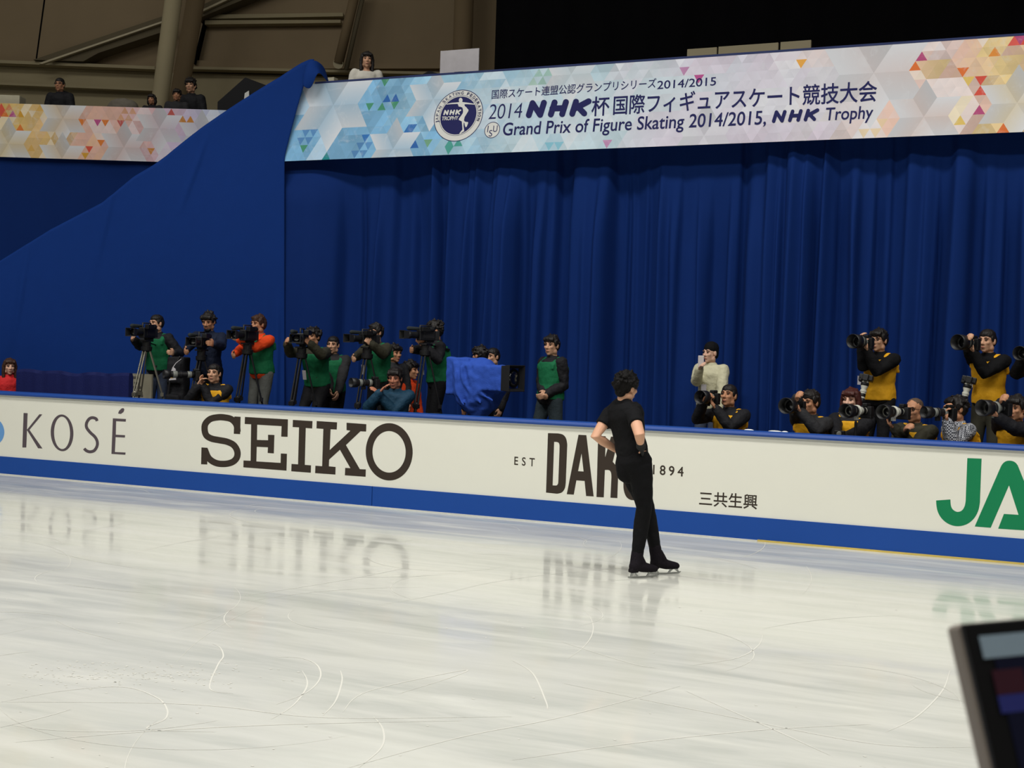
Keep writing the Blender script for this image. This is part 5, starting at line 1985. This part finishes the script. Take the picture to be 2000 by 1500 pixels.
dslr('second camera with a white lens hanging before the rightmost standing person', p, V((-.2, -.15, -1)), .22, .045, lens_white, up=V((0, -1, 0)))

p = onY(2014, 691, 14.6)
d = look(p, 24)
a, b_ = grip(p, d, .15, .075)
crew('standing person almost wholly cut off by the right edge, only a lens hood showing', 2038, 655, 14.95, RISER, 30, lean=3, hr=a, hl=b_, skin=skin_a, hair=hair_k, style='crop', jacket=black_knit, bib=yellow_bib, seed=26, group=YBG, lefty_up=True)
dslr('black lens hood poking in at the right edge beside the yellow bib', p, d, .15, .075)

# --- far left
crew('person with dark fringe in red jacket peeping past the indigo barrier', 19, 699, 14.25, PIT, -8, H=1.58, stance='kneel', lean=2, skin=skin_f, hair=hair_br, style='long', female=True, jacket=red_jacket, seed=24)

# --- people up on the stands
def upper(label, px, py, z, fl, phi, H=None, **k):
    T = dep(px, py, z)
    f = look(T, phi)
    sk = k.pop('lean', 2)
    hf = look(T, k.pop('hphi')) if 'hphi' in k else None
    J = pose(T, H or (T.z - fl), fl, f, sk, headf=hf)
    return person(label, J, voxel=.010, gv=.018, **k)


upper('person with glasses in black jacket on the end stand', 117, 151, 23.7, LD, 22, skin=skin_b, hair=hair_k, style='crop', glasses=True, jacket=black_jacket, hood=True, seed=31)
upper('dark haired child just showing over the end banner beside the column', 297, 183, 23.6, LD, 25, H=1.30, skin=skin_b, hair=hair_k, style='bob', female=True, jacket=black_jacket, seed=32)
upper('child with a fringe on the end stand between the columns and the tall one', 346, 173, 23.7, LD, 10, H=1.45, skin=skin_b, hair=hair_k, style='bangs', jacket=char_jacket, seed=33)
upper('tall dark haired person in black rightmost of the end stand', 373, 152, 24.1, LD, 20, skin=skin_a, hair=hair_k, style='messy', jacket=black_jacket, seed=34)
upper('person with long dark hair in white knit above the title banner', 717, 100, 20.1, DK, -4, skin=skin_a, hair=hair_k, style='long', female=True, jacket=white_knit, seed=35, collar=False)

# --- big camera under a blue cloth
z0 = 15.75
cy = 14.25
D_ = lambda x, y, o=0: onY(x, y, cy + o)
cv = thing('covered_camera', 'large broadcast camera draped in bright blue cloth with a black lens mouth', 'camera', (D_(930, 760).x, cy, PIT))
cm = MB()
dl = look(D_(950, 740), -52)                       # lens points to the right and out over the ice
rr_, ff_, uu_ = frame(dl)
hb = D_(920, 738)
cm.box(D_(908, 735, .05), (.34, .36, .46), (rr_, ff_, uu_))
cm.box(D_(962, 738, -.08), (.30, .60, .31), (rr_, ff_, uu_))
cm.ell(D_(938, 722), (.20, .22, .15), (rr_, ff_, uu_))
rings = []
for (yl, l, r2, dd) in ((708, 886, 935, .16), (740, 884, 985, .20), (765, 884, 985, .20), (785, 892, 976, .18), (800, 906, 965, .14), (813, 922, 950, .09)):
    a, b_ = D_(l, yl), D_(r2, yl)
    c_ = (a + b_) / 2
    h_ = (b_ - a).length / 2
    x_ = (b_ - a).normalized()
    y_ = V((-x_.y, x_.x, 0))
    rings.append([c_ + x_ * h_ * math.cos(t) * (1 + .05 * math.sin(5 * t)) + y_ * dd * math.sin(t) * (1 + .12 * math.sin(7 * t + yl)) for t in [2 * math.pi * j / 36 for j in range(36)]])
cm.rings(rings)
for (x0_, y0_, x1_, y1_, x2_, y2_) in ((900, 716, 908, 752, 938, 786), (912, 714, 926, 758, 962, 782), (926, 714, 936, 748, 975, 768), (890, 726, 892, 765, 905, 790)):
    cm.tube([onY(x, y, cy - .19) for x, y in catmull([(x0_, y0_), (x1_, y1_), (x2_, y2_)], 5)], .018, 8)
org = V(cv['_o'])
cov_cloth = mat('bright_blue_cover', (50, 84, 178), .85, .06, 8, .2, 70, spec=.12)
obj('cloth_cover', remesh(cm, .016, 4, .035, .10, org), cov_cloth, cv)
lm = D_(1001, 739, -.16)
hood = MB()
sq = [(-.5, -.5), (.5, -.5), (.5, .5), (-.5, .5)]
hood.rings([[lm + ff_ * y + rr_ * x * w_ + uu_ * z * w_ for x, z in sq] for y, w_ in ((-.06, .30), (.07, .32), (.07, .30), (.0, .24))], caps=False)
obj('lens_hood', hood, MATS['black_tent'], cv, bevel=.01)
obj('front_glass', MB().lathe([(.115, 0), (.07, .01), (.002, .014)], lm + ff_ * .02, ff_, 26), lens_glass, cv, smooth=True)
st = MB()
sc_ = D_(925, 800)
st.tube([V((sc_.x, sc_.y, sc_.z + .1)), V((sc_.x, sc_.y, PIT + .15))], [.07, .09], 16)
st.lathe([(.30, 0), (.30, .05), (.12, .12), (.09, .16)], (sc_.x, sc_.y, PIT), Zv, 24)
obj('pedestal', st, cam_dark, cv)

# --- loose things behind the boards
a, b_ = onY(248, 729, 14.74), onY(298, 731, 14.74)
nt_ = thing('notice_board', 'pale notice board with blurred dark lines behind the silver tripod', 'notice', (a.x, 14.74, RISER))
obj('board', MB().box(((a.x + b_.x) / 2, 14.74, (a.z + RISER) / 2), (b_.x - a.x, .03, a.z - RISER)), mat('pale_notice', (158, 152, 132), .8), nt_)
nm = MB()
for yy, x0_, x1_ in ((737, 258, 270), (748, 262, 272), (756, 256, 276), (764, 261, 270), (772, 253, 279)):
    pa, pb = onY(x0_, yy, 14.72), onY(x1_, yy, 14.72)
    nm.box((pa + pb) / 2, ((pb - pa).length, .004, .028))
obj('print', nm, mat('faded_print', (92, 88, 80), .8), nt_)
q = onY(350, 690, 14.66)
bag = thing('stand_in_bag', 'black padded bag added right of the jeans, standing in for a puffy jacket', 'bag', (q.x, q.y, RISER))  # bag shape added in place of a person's dark puffy jacket
bm_ = MB()
bm_.box((q.x, q.y, (RISER + .01 + q.z - .05) / 2), (.30, .17, q.z - .06 - RISER))
bm_.box((q.x, q.y - .11, RISER + .35), (.24, .08, .40))
bm_.box((q.x, q.y - .10, RISER + .85), (.24, .06, .30))
obj('padded_case', remesh(bm_, .015, 12, .02, .12, V(bag['_o'])), black_jacket, bag)
obj('strap', MB().tube(catmull([(q.x - .1, q.y - .09, RISER + .3), (q.x - .04, q.y - .13, (q.z + RISER) / 2 + .2), (q.x + .08, q.y - .09, q.z - .05)], 5), .014, 8), cam_dark, bag)
p = onY(337, 729, 14.40)
tg = thing('press_tag', 'white and yellow press tag hanging on the black bag that stands in for a puffy jacket', 'tag', tuple(p))
obj('card', MB().prism([p + V((x, 0, z)) for x, z in ((-.06, -.10), (.06, -.09), (.05, .06), (.0, .09), (-.03, .02))], (0, .008, 0)), card_m, tg)
obj('cord', MB().tube([p + V((0, .004, .08)), V((p.x + .02, p.y + .04, p.z + .14)), V((p.x + .03, q.y - .12, p.z + .20))], .005, 6), card_m, tg)
obj('yellow_patch', MB().prism([p + V((x, -.003, z)) for x, z in ((-.03, -.07), (.045, -.06), (.04, -.01))], (0, .002, 0)), yellow_bib, tg)
for px, py, lab, w_ in ((1463, 842, 'white folded cloth lying on the cap rail right of the kneeling person', .055), (1514, 845, 'longer white folded cloth lying on the cap rail', .075), (1533, 846.5, 'tiny white scrap lying on the cap rail beside the longer cloth', .035)):
    p = onY(px, py, YB + .13)
    cl = MB().ell((p.x, YB + .125, zc1 - .004), (w_, .03, .014))
    tag(obj('folded_cloth', cl, mat('white_towel', (235, 235, 232), .8), smooth=True), lab, 'cloth')
for o in bpy.data.objects:
    if '_o' in o:
        del o['_o']
